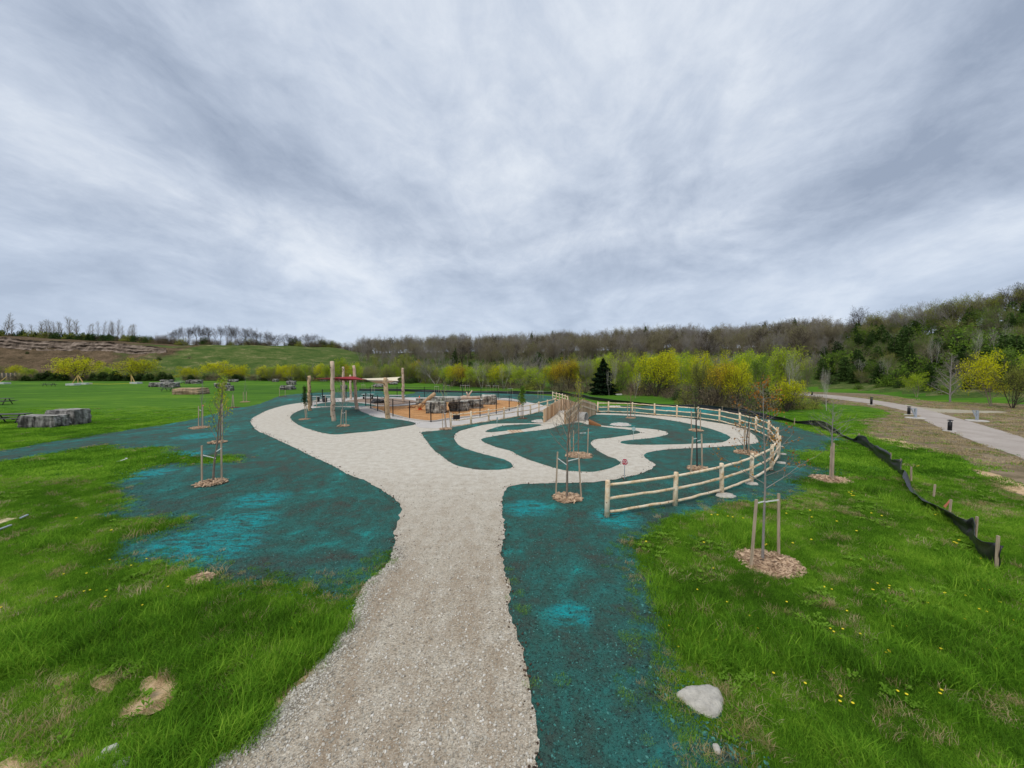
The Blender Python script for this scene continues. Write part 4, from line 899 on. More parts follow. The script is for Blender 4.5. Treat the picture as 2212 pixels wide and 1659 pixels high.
nf += forest('bare_woodland', 775, 1790, 0.42, 1.25, 3.1, [('bare', 'l_grey', 3), ('bare2', 'l_grey', 3), ('bare', 'l_olive', 3), ('olive', 'l_grey', 1.5), ('oak', None, 1), ('cedar2', None, 0.12), ('bare', 'l_brown', 2)], 6.0, 10.6, 'grey brown leafless wood covering the far ridge')
nf += forest('mixed_woodland', 800, 1760, 0.0, 0.42, 4.6, [('bare', 'l_olive', 2), ('bare2', 'l_grey', 2), ('lime2', 'l_olive', 1.6), ('cedar', None, 0.5), ('shrub', 'l_olive', 1), ('poplar', None, 0.8)], 4.0, 7.5, 'mixed olive and grey young wood on the lower slope',
             keep=lambda x, y, p, t: ~((np.sin(x * .05 + 2) + np.sin(y * .09 + x * .03)) > 0.75))
nf += forest('cedar_woodland', 1760, 2420, 0.16, 0.90, 2.9, [('cedar', None, 5), ('cedar2', None, 1), ('olive', 'l_green', 2.5), ('bare', 'l_olive', 1.4), ('olive', 'l_olive', 1.4), ('shrub', 'l_green', 1.5), ('lime', 'l_green', 1)], 3.2, 6.2, 'dense dark cedars mixed with thin leafing trees on the right slope')
nf += forest('cedar_woodland', 1760, 2420, 0.90, 1.3, 3.6, [('bare', 'l_olive', 3), ('bare2', 'l_grey', 3), ('olive', 'l_olive', 1.5), ('oak', None, 1)], 5.0, 7.6, 'thin leafing tall trees along the crest of the right hill')
nf += forest('slope_shrubs', 1740, 2420, 0.0, 0.2, 4.2, [('shrub', 'l_green', 2), ('shrubdark', None, 2), ('cedar', None, 1), ('thicket', None, 1.5)], 0.9, 2.4, 'scattered low shrubs at the foot of the right slope')
nf += forest('plateau_shrubs', -420, 352, 1.0, 1.16, 2.6, [('shrubdark', None, 3), ('thicket', None, 2), ('cedar', None, 2), ('shrub', 'l_olive', 1)], 2.2, 4.6, 'dark evergreen shrubs along the plateau above the rock face', flat=1.1)
nf += forest('crest_shrubs', 340, 800, 1.0, 1.2, 3.0, [('thicket', None, 4), ('shrubdark', None, 1), ('bare', 'l_brown', 2.2), ('shrub', 'l_olive', .6)], 2.2, 5.6, 'brown undergrowth below the skyline oaks', flat=1.1)
nf += forest('hillside_shrubs', -100, 780, 0.0, 0.6, 17, [('shrubdark', None, 1), ('thicket', None, 1), ('shrub', 'l_olive', 1)], 0.8, 2.0, 'few low shrubs dotted over the green hillside')
def strip(name, pts, width, spacing, kinds, hmin, hmax, label, flat=1.0):
    """undergrowth along a line given as (u, Y)"""
    srcs = [src_mesh(k, m) for k, m, _ in kinds]
    for i, s in enumerate(srcs): s.name = '%02d_%s' % (i, s.name)
    coll = source(srcs, name)
    q = [np.array([(u - CU) / FPX * Y, Y]) for u, Y in pts]; out = []
    for a, b in zip(q[:-1], q[1:]):
        L_ = np.linalg.norm(b - a); n = int(L_ * width / spacing ** 2) + 1
        d = (b - a) / L_; nn = np.array([-d[1], d[0]]);
        if nn @ a < 0: nn = -nn
        s = nr.uniform(0, L_, n); w_ = nr.uniform(0, width, n); out.append(a + d * s[:, None] + nn * w_[:, None])
    out = np.concatenate(out); n = len(out)
    wts = np.array([k[2] for k in kinds], float); idx = nr.choice(len(kinds), n, p=wts / wts.sum())
    s = nr.uniform(hmin, hmax, n) / np.array([PH[k[0]] for k in kinds])[idx]
    scatter(name, np.concatenate([out, height(out[:, 0], out[:, 1])[:, None] - .03], 1), np.stack([nr.normal(0, .05, n), nr.normal(0, .05, n), nr.uniform(0, 6.28, n)], 1), np.stack([s * flat, s * flat, s], 1), idx, coll, label)
strip('field_edge_brush', [(-300, 128), (0, 130), (300, 131), (560, 130), (700, 124), (800, 117), (950, 104), (965, 92), (1100, 80), (1240, 68)], 7, 2.3, [('thicket', None, 5), ('thicket', 'l_grey', 3), ('shrub', 'l_olive', 1), ('shrubdark', None, .7)], 1.4, 3.2, 'brown brush along the far edge of the lawn')
strip('young_wood_edge', [(540, 133), (700, 127), (800, 120), (950, 107), (970, 97), (1100, 85), (1240, 75)], 9, 3.2, [('lime2', 'l_olive', 2), ('bare', 'l_olive', 1.4), ('olive', 'l_olive', 2), ('lime', 'l_lime', 2), ('lime2', 'l_yellow', .8), ('bare2', 'l_grey', 1.2)], 4, 6.3, 'soft row of young olive trees behind the field edge')
strip('near_thicket', [(1240, 68), (1330, 64), (1440, 57), (1470, 46), (1520, 42.5), (1620, 37.5)], 11, 1.75, [('thicket', None, 4), ('thicket', 'l_grey', 2), ('shrub', 'l_olive', 2), ('shrubdark', None, .8), ('lime', 'l_lime', .35)], 1.2, 2.9, 'dark tangled undergrowth behind the curving fence')
strip('near_thicket', [(1620, 39), (1690, 40), (1760, 47), (1800, 46)], 5, 1.7, [('thicket', None, 4), ('thicket', 'l_grey', 2), ('shrub', 'l_green', 2)], 0.9, 2.0, 'brown tangled undergrowth below the round yellow willow')
strip('near_wood', [(1250, 76), (1330, 72), (1440, 68), (1560, 60), (1680, 60), (1760, 66)], 16, 3.6, [('lime2', 'l_lime', 3), ('bare', 'l_olive', 2), ('olive', 'l_lime', 2), ('lime', 'l_lime', 1.5), ('bare2', 'l_grey', 1.5)], 5, 8.2, 'loose young wood filling the gaps between the yellow trees')
print('forest instances', nf)
# ------------------------------------------------------------------ log posts
def log_post(u, v, topv, dia, label, mat='log', lean=(0, 0), seed=0):
    b = G(u, v); top = P(u, topv, b.y).z
    e = empty('log_post', b, label, 'log post', 'tall bare log posts of the play area')
    R = random.Random(seed); mb = MB(); pts = []; rad = []
    n = 14
    for i in range(n + 1):
        k = i / n
        pts.append((lean[0] * k + 0.025 * R.gauss(0, 1), lean[1] * k + 0.025 * R.gauss(0, 1), -0.1 + (top + 0.1) * k)); rad.append(dia / 2 * (1.08 - 0.22 * k) * R.uniform(0.93, 1.07))
    mb.tube(pts, rad, 12); mb.build('shaft', M[mat], e, True)
    kb = MB()
    for i in range(int(top * 7)):
        z = R.uniform(0.2, top - 0.15); a = R.uniform(0, 6.28); k = z / top; r = dia / 2 * (1.08 - 0.22 * k)
        c = Vector((lean[0] * k + r * 0.86 * math.cos(a), lean[1] * k + r * 0.86 * math.sin(a), z)); d = Vector((math.cos(a), math.sin(a), 0.15))
        kb.tube([c, c + d * 0.055, c + d * 0.085], [0.045, 0.034, 0.02], 6)
    o = kb.build('branch_stubs', M['knot'], e); o['kind'] = 'stuff'
    return e
log_post(669, 888.5, 812, .34, 'short thick log post at the outer end of the red sail', seed=1)
log_post(720, 911.5, 781, .34, 'tallest log post, standing in the middle of the teal island', 'logpale', seed=2)
log_post(742.7, 870.3, 792.5, .32, 'slim pale log post behind the tallest one, first back row', 'logpale', seed=3)
log_post(757.7, 863.4, 809.7, .30, 'shortest farthest back log post under the red sail', 'logpale', seed=4)
log_post(770.5, 885.3, 789.7, .33, 'leaning pale log post where the two sails meet', 'logpale', (-0.25, 0), seed=5)
log_post(838.4, 906, 816.5, .40, 'thick yellowish log post by the fence at the island tip', seed=6, lean=(-0.18, 0))
log_post(871, 871, 795, .34, 'log post holding the far corner of the cream sail', 'logpale', seed=7)
def sail(name, corners, mat, label, sag=0.25, pull=0.22, cables=()):
    """corners a b c d in order"""
    a, b, c, d = [Vector(x) for x in corners]; n = 16; rows = []
    for i in range(n + 1):
        row = []
        for j in range(n + 1):
            s, t = i / n, j / n
            s2 = .5 + (s - .5) * (1 - pull * (1 - (2 * t - 1) ** 2)); t2 = .5 + (t - .5) * (1 - pull * (1 - (2 * s - 1) ** 2))
            p = a.lerp(b, s2).lerp(d.lerp(c, s2), t2); p.z -= sag * (1 - (2 * s - 1) ** 2) * (1 - (2 * t - 1) ** 2); row.append(p)
        rows.append(row)
    me = MB().grid(rows).mesh(name, M[mat], True)
    e = empty(name, (a + c) / 2 * 0 + Vector(((a.x + c.x) / 2, (a.y + c.y) / 2, 0)), label, 'shade sail', 'shade sails between the log posts')
    off = e.location
    o = put('cloth', me, e, loc=-off)
    md = o.modifiers.new('thick', 'SOLIDIFY'); md.thickness = 0.012
    for (p, q) in cables:
        MB().tube([p, q], 0.012, 5).build('cable', M['steel'], e).location = -off
P1 = P(672, 818.5, 39.3); P2 = P(723, 816.5, 32.0); P5 = P(767, 812.3, 41.2); RT = P(793, 820.7, 37); P6 = P(836, 824, 33.6)
sail('shade_sail', (P1, P5, RT, P2), 'sailred', 'dark red shade sail stretched low between the log posts', 0.22, 0.10, [(RT, P6)])
C1 = P(867.5, 813.8, 48.0); C2 = P(861.5, 823, 40.0); C3 = P(792, 820.4, 37.5); C4 = P(776, 818, 43)
sail('shade_sail', (C4, C1, C2, C3), 'sailcream', 'cream shade sail with a curved edge at the farthest log post', 0.50, 0.16, [(C2, P6)])
# ------------------------------------------------------------------ black mesh fence
FEN = [((674, 878.5), 848), ((697, 868), 839), ((722, 864.5), 838), ((748, 861.5), 833), ((800, 859), 835), ((858, 858.6), 836), ((917, 859), 837), ((958, 860), 839), ((999, 861), 840), ((1039, 862.5), 841), ((1076, 864.5), 843), ((1104, 868), 842), ((1129, 873), 850), ((1121, 881), 852), ((1100, 888.5), 852), ((1072, 896), 855), ((1037, 901.8), 859),
       ((992, 907.5), 862), ((931, 912.8), 865.3), ((885, 906.5), 861), ((849, 900.5), 858.4), ((831.5, 894), 855), ((816, 888.4), 851), ((801, 883.5), 848), ((790, 879), 845)]
e = empty('mesh_fence', G(931, 912.8), 'black wire mesh fence with slim posts enclosing the orange play area', 'fence'); off = e.location.copy()
FH = 1.55
fp = [G(*a) for a, _ in FEN]
for q in fp:
    MB().box((0, 0, -0.05), (0.075, 0.075, FH + 0.12)).box((0, 0, FH + 0.07), (0.09, 0.09, 0.02)).build('post', M['black'], e).location = q - off
for a, b in zip(fp[:-1], fp[1:]):
    r = MB(); up = Vector((0, 0, 1))
    for z in (FH - 0.03,): r.tube([a + up * z, b + up * z], 0.02, 5)
    r.build('top_rail', M['black'], e).location = -off
    mb = MB(); Ln = (b - a).length; d = (b - a) / Ln; n = int(Ln / 0.12)
    for i in range(1, n):
        p = a + d * (i * Ln / n); mb.tube([p + up * 0.06, p + up * (FH - 0.04)], 0.0022, 3, False)
    for k in range(10): mb.tube([a + up * (0.06 + k * .16), b + up * (0.06 + k * .16)], 0.0022, 3, False)
    mb.build('wire_mesh', M['black'], e, kind='stuff').location = -off
# gate posts and black notice on the fence
s0 = G(986, 908.5)
e2 = empty('notice_board', P(986, 901, s0.y - 0.25) * 1, 'black notice panel hanging on the play fence behind the rail fence', 'sign'); c0 = e2.location.copy(); c0.z = 0
e2.location = c0
w_ = 15.0 / FPX * c0.y; z1 = P(986, 893.5, c0.y).z; z0 = P(986, 908, c0.y).z
MB().box((0, 0, z0), (w_, 0.02, z1 - z0)).build('panel', M['black'], e2)
mb = MB()
for x in (-w_ * .42, w_ * .42): mb.box((x, 0.04, 0), (0.05, 0.05, z1 + 0.05))
mb.build('frame_posts', M['black'], e2)
mb = MB()
mb.box((0, -0.013, z1 - .12), (w_ * .6, 0.004, 0.012))
mb.build('printed_line', M['steel'], e2)
# ------------------------------------------------------------------ rail fences
def round_rail(mb, a, b, r, R):
    pts = []; rad = []
    for i in range(7):
        k = i / 6; pts.append(a.lerp(b, k) + Vector((0, 0, 0.006 * R.gauss(0, 1) - 0.02 * math.sin(math.pi * k) * R.random()))); rad.append(r * R.uniform(0.9, 1.08) * (1.03 - 0.06 * k))
    mb.tube(pts, rad, 9)
def rail_fence(name, pts, hh, label, zs=(0.86, 0.49, 0.13), pr=0.075, rr=0.045, seed=0, first=True):
    R = random.Random(seed)
    g = [G(*p) for p in pts]; e = empty(name, g[0], label, 'fence'); off = e.location.copy()
    for i, q in enumerate(g):
        h = hh * R.uniform(.97, 1.03); mb = MB()
        mb.tube([(0, 0, -0.1), (0, 0, h * .5), (0, 0, h - .03), (0, 0, h)], [pr * 1.04, pr, pr * .97, pr * .8], 10)
        o = mb.build('post', M['rail'], e, True); o.location = q - off; o.rotation_euler = (R.gauss(0, .012), R.gauss(0, .012), R.random() * 6)
        md = o.data
    for a, b in zip(g[:-1], g[1:]):
        for z in zs:
            mb = MB(); zz = Vector((0, 0, z * hh)); d = (b - a).normalized()
            round_rail(mb, a + zz + d * 0.04, b + zz - d * 0.04, rr, R)
            o = mb.build('rail', M['rail'], e, True); o.location = -off
    return e
RF = [(1291, 892), (1314, 891.8), (1366, 893.3), (1414, 898.3), (1462, 902), (1508, 906), (1554, 913), (1598, 924), (1633, 934.5), (1661, 948), (1678, 968), (1681, 991), (1666, 1017), (1623, 1043), (1559, 1067), (1458, 1093), (1311, 1117.5)]
rail_fence('rail_fence', RF, 1.14, 'three rail peeled cedar fence curving round the loop track', seed=1, zs=(0.86, 0.50, 0.14))
rail_fence('rail_fence', [(974, 923), (1017.5, 918), (1056, 911), (1088.5, 906), (1118.8, 901), (1145.6, 896.8), (1164, 890.5), (1182.5, 885), (1199, 880)], 1.08, 'three rail cedar fence running from the play area to the bridge', zs=(0.88, 0.48, 0.08), seed=2, rr=.042)
rail_fence('rail_fence', [(1193.8, 862), (1202, 864.5), (1208.8, 866.5), (1215, 868.7), (1221, 871), (1226.6, 874)], 1.08, 'short pale rail fence on the far side of the bridge', seed=3)
for (u, v, w_, lb) in ((1566, 1072, 44, 'flat concrete footing under the second post from the near fence end'), (1624, 1046, 28, 'concrete footing under the third post of the near fence run'), (1688, 1001, 20, 'concrete footing at the post on the fence bend'), (1691, 982, 15, 'small footing above the bend post footing'), (1687, 966, 11, 'smallest footing behind the fence bend')):
    c = G(u, v); w2 = w_ / FPX * c.y / 2; mb = MB(); R = random.Random(int(u)); n = 18
    rim = [(w2 * R.uniform(.8, 1.1) * math.cos(6.283 * k / n), w2 * .8 * R.uniform(.8, 1.1) * math.sin(6.283 * k / n)) for k in range(n)]
    b = 0
    for (s, z) in ((1, -0.02), (.9, 0.035), (.5, 0.05)): mb.v += [Vector((x * s, y * s, z + R.uniform(0, .01))) for x, y in rim]
    for i in range(2):
        for k in range(n): mb.q.append((i * n + k, i * n + (k + 1) % n, (i + 1) * n + (k + 1) % n, (i + 1) * n + k))
    mb.ng.append(tuple(2 * n + k for k in range(n)))
    o = mb.build('concrete_footing', M['footing'], label=lb, category='footing') if False else put('concrete_footing', mb.mesh('concrete_footing', M['footing'], True), loc=(c.x, c.y, 0.02), label=lb, cat='concrete footing', group='concrete spills under the fence posts')
# ------------------------------------------------------------------ bridge
A = G(1173.8, 913.6); B = G(1220.6, 917); ax = Vector((3.75, 6.0, 0)); sidev = (B - A)
br = empty('timber_bridge', A, 'small humped wooden plank bridge over a concrete pipe', 'bridge'); off = A.copy()
def deckz(t): x = 1 - abs(2 * t - 1); return 0.68 * (.5 * x + .5 * x * x * (3 - 2 * x)) + 0.03
def topz(t): x = 1 - abs(2 * t - 1); return 0.72 * (x + 0.0) * 0.98 + 1.08 - 0.05 * math.exp(-((2 * t - 1) / .12) ** 2)
Lb = ax.length; N_ = 50; R = random.Random(8)
for side, S in ((0, A), (1, B)):
    for i in range(N_):
        t = (i + .5) / N_; w_ = Lb / N_ * R.uniform(.84, .93); p = S + ax * t - off; zt = topz(t) + R.uniform(-.012, .012)
        ang = math.atan2(ax.y, ax.x); mb = MB().box((0, 0, 0), (w_, 0.035 + R.uniform(0, .012), zt + 0.05), Matrix.Rotation(ang + R.gauss(0, .03), 3, 'Z'))
        o = put('plank', mb.mesh('plank', M['plank']), br, loc=(p.x, p.y, -0.04)); o.rotation_euler = (0, 0, 0)
    sgn = -1 if side == 0 else 1; nv = Vector((ax.y, -ax.x, 0)).normalized() * sgn
    for dz in (0.16, 0.62):   # sloping trim boards on the outside
        for (t0, t1) in ((0, .5), (.5, 1)):
            a = S + ax * t0 + nv * .045 + Vector((0, 0, topz(t0) - dz)); b = S + ax * t1 + nv * .045 + Vector((0, 0, topz(t1) - dz + (.05 if t1 == .5 else 0))); 
            if t0 == .5: a.z += .05
            MB().bar(a, b, 0.04, 0.12).build('trim_board', M['trim'], br).location = -off
    for t in (0.01, .25, .5, .75, .99):
        q = S + ax * t - nv * .06; MB().box((q.x - off.x, q.y - off.y, 0), (.09, .09, topz(t) - .06)).build('parapet_post', M['plank'], br)
rows = []
for i in range(25):
    t = -0.06 + 1.12 * i / 24; z = deckz(min(max(t, 0), 1)) if 0 <= t <= 1 else 0.03
    rows.append([A + ax * t + sidev * s + Vector((0, 0, z + (0.02 * math.sin(s * math.pi)))) - off for s in np.linspace(0.02, 0.98, 7)])
MB().grid(rows).build('deck', M['gravel'], br, True, label='gravel topped humped bridge deck')
# pipe
pc = B + ax * 0.42; nv = Vector((ax.y, -ax.x, 0)).normalized(); pc.z = 0.20
n = 28; mb = MB()
for (q, r) in ((-2.7, .52), (0.62, .52), (0.62, .42), (-2.7, .42), (-2.7, .52)):
    c = pc + nv * q
    for k in range(n):
        a = 6.2832 * k / n; mb.v.append(c + (ax.normalized() * math.cos(a) + Vector((0, 0, 1)) * math.sin(a)) * r - off)
for i in range(4):
    for k in range(n): mb.q.append((i * n + k, i * n + (k + 1) % n, (i + 1) * n + (k + 1) % n, (i + 1) * n + k))
mb.build('concrete_pipe', M['conc'], br, True)
# retaining logs
rl = empty('log_retaining_wall', G(1285, 921), 'row of short reddish upright logs stepping down beside the pipe mouth', 'retaining wall')
for i in range(9):
    u = 1273 + i * 3.0; v = 918.5 + i * 0.55; q = G(u, v); h = 0.46 - i * .032
    MB().tube([(0, 0, -0.05), (0, 0, h * .6), (0, 0, h)], [.062, .06, .052], 8).build('log', M['redlog'], rl, True).location = q - rl.location
# ------------------------------------------------------------------ rocks
def rock_mesh(name, sx, sy, sz, seed, mat='rock', rough=.10, cuts=9, boxy=.8, flat=True):
    bm = bmesh.new(); bmesh.ops.create_cube(bm, size=1); bmesh.ops.subdivide_edges(bm, edges=bm.edges, cuts=cuts, use_grid_fill=True)
    for v in bm.verts:
        p = v.co.copy(); s = p.normalized() * 0.62; q = p * boxy + s * (1 - boxy)
        nz = noise.fractal(Vector((q.x * 2.2 + seed * 3.1, q.y * 2.2, q.z * 2.2)), .9, 2.1, 5)
        st = noise.fractal(Vector((q.x * 1.1, q.y * 1.1 + seed, q.z * 5)), 1, 2, 3)
        q *= 1 + rough * nz * 1.6; q.x += st * rough * .05; q.y += st * rough * .05
        zz = (q.z + .5) * sz
        if p.z > .49 and flat: zz = sz * (.97 + .05 * nz)
        v.co = (q.x * sx, q.y * sy, zz - 0.06 * sz)
    me = bpy.data.meshes.new(name); bm.to_mesh(me); bm.free(); me.materials.append(M[mat])
    return me
def boulder(u, v, topv, wpx, label, dy=None, seed=0, mat='rock', rz=0.0, group=None, sy=None, **kw):
    b = G(u, v); W = wpx / FPX * b.y; d = sy or W * .7
    c = Vector((b.x * (1 + d / 2 / b.y), b.y + d / 2, 0)); h = P(u, topv, c.y).z
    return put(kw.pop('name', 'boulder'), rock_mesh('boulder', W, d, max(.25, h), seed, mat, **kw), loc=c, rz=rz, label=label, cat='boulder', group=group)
# big limestone seat, two blocks that read as one formation
boulder(97, 924.5, 894, 78, 'long low grey limestone block next to the near picnic table', seed=3, sy=1.1, rz=.04, rough=.07)
boulder(149, 919, 881, 62, 'taller grey limestone block with a sloping pale top in the near lawn', seed=5, sy=1.3, rz=.06, rough=.07)
boulder(343, 836, 825.5, 26, 'left grey boulder of the cluster of three on the far lawn', seed=6)
boulder(361, 827.5, 820, 20, 'rearmost grey boulder of the cluster of three on the far lawn', seed=7)
boulder(371, 837.5, 825.5, 24, 'right pale topped boulder of the cluster of three behind the dark picnic table', seed=8)
boulder(420, 829, 820, 26, 'single grey boulder on the far lawn above the tan block', seed=9)
boulder(481, 839, 826, 24, 'larger grey boulder behind the leafing sapling', seed=10)
boulder(495, 844.5, 832, 15, 'small dark boulder at the right foot of the one behind the sapling', seed=11)
boulder(501, 825.5, 819, 22, 'farthest low dark boulder near the field edge', seed=12)
boulder(595, 825, 818, 11, 'small peaked grey stone on the far lawn left of the log posts', seed=13)
boulder(630, 831.5, 822, 16, 'dark arched stone above the squared grey block', seed=14)
boulder(621.5, 842, 831.6, 25, 'squared grey stone block near the seeded ground edge', seed=15)
boulder(699, 824, 820, 13, 'tiny flat dark stone under the left end of the red sail', seed=16)
boulder(743, 841, 831, 12, 'grey block half hidden behind the slim back log post', seed=17)
boulder(817, 837, 828.6, 20, 'rounded grey boulder on the lawn under the cream sail', seed=18, boxy=.3)
boulder(849, 831, 825, 17, 'low jagged grey stone left of the farthest log post', seed=19, boxy=.4)
boulder(1337, 854, 851, 12, 'small white stone on the strip of lawn by the bare birch', seed=20, boxy=.3, mat='stonewhite')
boulder(412.5, 852.4, 837.2, 58, 'long low tan stone block with an orange split end', seed=21, mat='rocktan', sy=2.6, rough=.06)
# climbing blocks
cb = empty('rock_climber', G(980, 890), 'grey moulded rock climbing structure of blocks and a lintel on the orange surface', 'climbing structure')
def cblock(nm, u0, u1, v0, v1, dep, seed, z0=0, h=None, label=None, cuts=10, mat='rockart', back=0.0):
    b = G((u0 + u1) / 2, v1); W = (u1 - u0) / FPX * b.y; c = Vector((b.x, b.y + dep / 2 + back, 0)); hh = h or P(u0, v0, b.y + 0.1).z - z0
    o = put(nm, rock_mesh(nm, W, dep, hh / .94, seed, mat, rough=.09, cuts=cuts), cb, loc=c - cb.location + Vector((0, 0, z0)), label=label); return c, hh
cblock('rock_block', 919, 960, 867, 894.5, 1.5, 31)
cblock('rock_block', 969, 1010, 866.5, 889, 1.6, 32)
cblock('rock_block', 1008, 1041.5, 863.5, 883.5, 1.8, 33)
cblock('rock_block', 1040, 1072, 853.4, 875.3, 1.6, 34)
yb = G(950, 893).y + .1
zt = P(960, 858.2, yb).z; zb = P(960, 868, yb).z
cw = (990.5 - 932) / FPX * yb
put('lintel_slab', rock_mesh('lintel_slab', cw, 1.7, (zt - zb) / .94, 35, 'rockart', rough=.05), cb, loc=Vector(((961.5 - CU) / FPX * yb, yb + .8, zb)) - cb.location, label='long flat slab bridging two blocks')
boulder(916, 876.5, 858.5, 32, 'flat grey ledge block behind the leaning log', seed=36, mat='rockart', sy=1.2, rough=.05, name='ledge_block')
def big_log(name, pts, rads, label, stubs=(), mat='logpale'):
    e = empty(name, Vector((pts[0][0], pts[0][1], 0)), label, 'log'); off = e.location.copy()
    MB().tube([Vector(p) - off for p in pts], rads, 12).build('trunk', M[mat], e, True)
    for s, r in stubs: MB().tube([Vector(p) - off for p in s], r, 8).build('branch_stub', M[mat], e, True)
    return e
yl = 37.5
big_log('leaning_log', [P(905, 880, 40.5), P(914, 872, 39.6), P(925, 862, 38.6), P(938, 851.5, 37.6)], [.17, .19, .21, .20], 'thick peeled log leaning up onto the slab of the rock climber', [([P(913, 871, 39.6), P(903, 876, 40.4), P(888, 879.5, 41)], [.12, .08, .03]), ([P(917, 868, 39.2), P(916, 874, 39.2), P(911, 880, 39.3)], [.13, .11, .06])], 'log')
big_log('lying_log', [P(990, 860.8, 41), P(1003, 858.4, 41), P(1018, 859.4, 41), P(1037.5, 858.8, 41)], [.17, .22, .17, .19], 'pale peeled log lying along the top of the rock blocks', [([P(1011, 858, 41), P(1009.5, 851, 41), P(1007.5, 846.5, 41)], [.09, .08, .07]), ([P(1011, 857, 41), P(1015, 850, 41), P(1020, 843.5, 41)], [.09, .08, .07])], 'logpale')
p0 = G(881, 883); p1 = G(897, 881.5)
put('driftwood', MB().tube([p0 + Vector((0, 0, .1)), p0.lerp(p1, .4) + Vector((0, 0, .22)), p0.lerp(p1, .7) + Vector((0, 0, .15)), p1 + Vector((0, 0, .08))], [.06, .12, .11, .05], 7).mesh('driftwood', M['redlog'], True), label='dark brown curved driftwood piece on the orange surface', cat='driftwood')
def cone(u, v, label, h=.75):
    e = empty('traffic_cone', G(u, v), label, 'traffic cone')
    MB().box((0, 0, .06), (.42, .42, .04)).build('base', M['orange'], e)
    for (z0, z1, m, nm) in ((.10, .30, 'orange', 'cone_body'), (.30, .40, 'white', 'reflective_band'), (.40, .52, 'orange', 'cone_body'), (.52, .60, 'white', 'reflective_band'), (.60, h, 'orange', 'cone_body')):
        r = lambda z: .16 * (1 - (z - .1) / (h + .02)) + .02
        MB().lathe([(r(z0), z0), (r(z1), z1)], sides=14).build(nm, M[m], e, True)
cone(907.5, 886, 'orange traffic cone standing in front of the leaning log')
cone(906, 873.5, 'second traffic cone, only its tip showing behind the ledge block', h=1.05)
# ------------------------------------------------------------------ tables, ladder, small things in the play area
def small_table(u, v, label, mat='tablepale', w=1.6, d=.8):
    e = empty('table', G(u, v), label, 'table')
    MB().box((0, 0, .70), (w, d, .05)).build('table_top', M[mat], e)
    for x in (-w * .38, w * .38): MB().box((x, 0, .04), (.07, .5, .66)).build('leg', M['tabledark'], e)
    for y in (-d * .85, d * .85): MB().box((0, y, .42), (w, .26, .04)).build('bench_seat', M[mat], e)
small_table(795, 862.5, 'pale green picnic table on the pad beyond the mesh fence')
small_table(678, 868.5, 'pale green table beside the short thick log post')
small_table(708, 865.5, 'pale green table just left of the tallest log post', w=1.4)
a = G(762, 880.5, .09); b = G(790, 878.5, .09); d = (b - a).normalized(); s = Vector((-d.y, d.x, 0)) * .42
e = empty('ladder', a, 'pale blue aluminium ladder lying on the narrow teal strip', 'ladder'); off = a.copy()
for q in (Vector(), s): MB().bar(a + q - off + Vector((0, 0, .03)), b + q - off + Vector((0, 0, .03)), .05, .09).build('side_rail', M['steel'], e)
for i in range(7):
    q = a.lerp(b, (i + .5) / 7) - off + Vector((0, 0, .04)); MB().bar(q, q + s, .04, .03).build('rung', M['steel'], e)
put('black_tarp_heap', rock_mesh('black_tarp_heap', 1.35, .9, .55, 41, 'fabric', .2, 8, .2, False), loc=G(816.5, 871.5), label='black covered heap on the brown pad behind the fence', cat='tarp')
put('black_barrel', MB().lathe([(.22, 0), (.27, .1), (.27, .55), (.22, .65)], sides=14).mesh('black_barrel', M['fabric'], True), loc=G(702, 869.5), label='black drum lying by the far walkway next to the tallest post', cat='drum')
put('pale_bench', MB().box((0, 0, .40), (3.0, .45, .08)).box((-1.2, 0, 0), (.15, .4, .40)).box((1.2, 0, 0), (.15, .4, .40)).mesh('pale_bench', M['slab']), loc=G(853, 860.5), label='low pale bench on the teal ground below the cream sail', cat='bench')
# ------------------------------------------------------------------ picnic tables in the left lawn
def picnic(u, v, label, rz=0.0, mat='table'):
    e = empty('picnic_table', G(u, v), label, 'picnic table', None, rz)
    for k in range(5): MB().box((0, -.32 + .16 * k, .72), (2.4, .145, .045)).build('top_board', M[mat], e)
    for y in (-.75, .75):
        for k in (0, 1): MB().box((0, y - .07 + .14 * k, .42), (2.4, .13, .045)).build('seat_board', M[mat], e)
    for x in (-.8, .8):
        for sg in (-1, 1): MB().bar((x, sg * .62, 0), (x, sg * .18, .72), .06, .06).build('leg', M['tabledark'], e)
        MB().bar((x + .05, -.85, .39), (x + .05, .85, .39), .05, .07).build('cross_beam', M['tabledark'], e)
    return e
picnic(-2, 874, 'dark picnic table cut by the left edge, farther of the two', .25)
picnic(22, 914, 'dark picnic table beside the big limestone blocks', .22)
picnic(106, 834.5, 'small far dark picnic table alone in the lawn', .3)
picnic(364, 845, 'dark picnic table in front of the three boulders', 0)
picnic(389, 829, 'pale green picnic table behind the three boulders', 0, 'tablepale')
# ------------------------------------------------------------------ far timber frames with slabs
def slabbox(u0, u1, v, h, label):
    b = G((u0 + u1) / 2, v); put('concrete_slab', MB().box((0, 0, 0), ((u1 - u0) / FPX * b.y, 1.6, h)).mesh('concrete_slab', M['slab']), loc=b, label=label, cat='concrete slab', group='pale slabs at the far timber frames')
slabbox(149, 168, 832.3, .45, 'pale slab left of the far timber tripod'); slabbox(172, 193, 830.3, .4, 'pale slab right of the far timber tripod'); slabbox(286, 302, 829, .5, 'pale round slab by the braced timber post'); slabbox(-14, 16, 829.5, .45, 'pale slab at the left edge before the fence boards')
def frame(name, u, v, segs, label):
    b = G(u, v); e = empty(name, b, label, 'timber frame')
    for (ua, va, ub, vb) in segs:
        a = P(ua, va, b.y) - b; c = P(ub, vb, b.y) - b; MB().bar(a, c, .16, .16).build('beam', M['timber'], e)
frame('timber_tripod', 169, 830, [(169, 831, 168, 810), (156, 829, 168, 811), (179, 826, 169, 811)], 'yellow timber tripod on the far lawn before the golden willow')
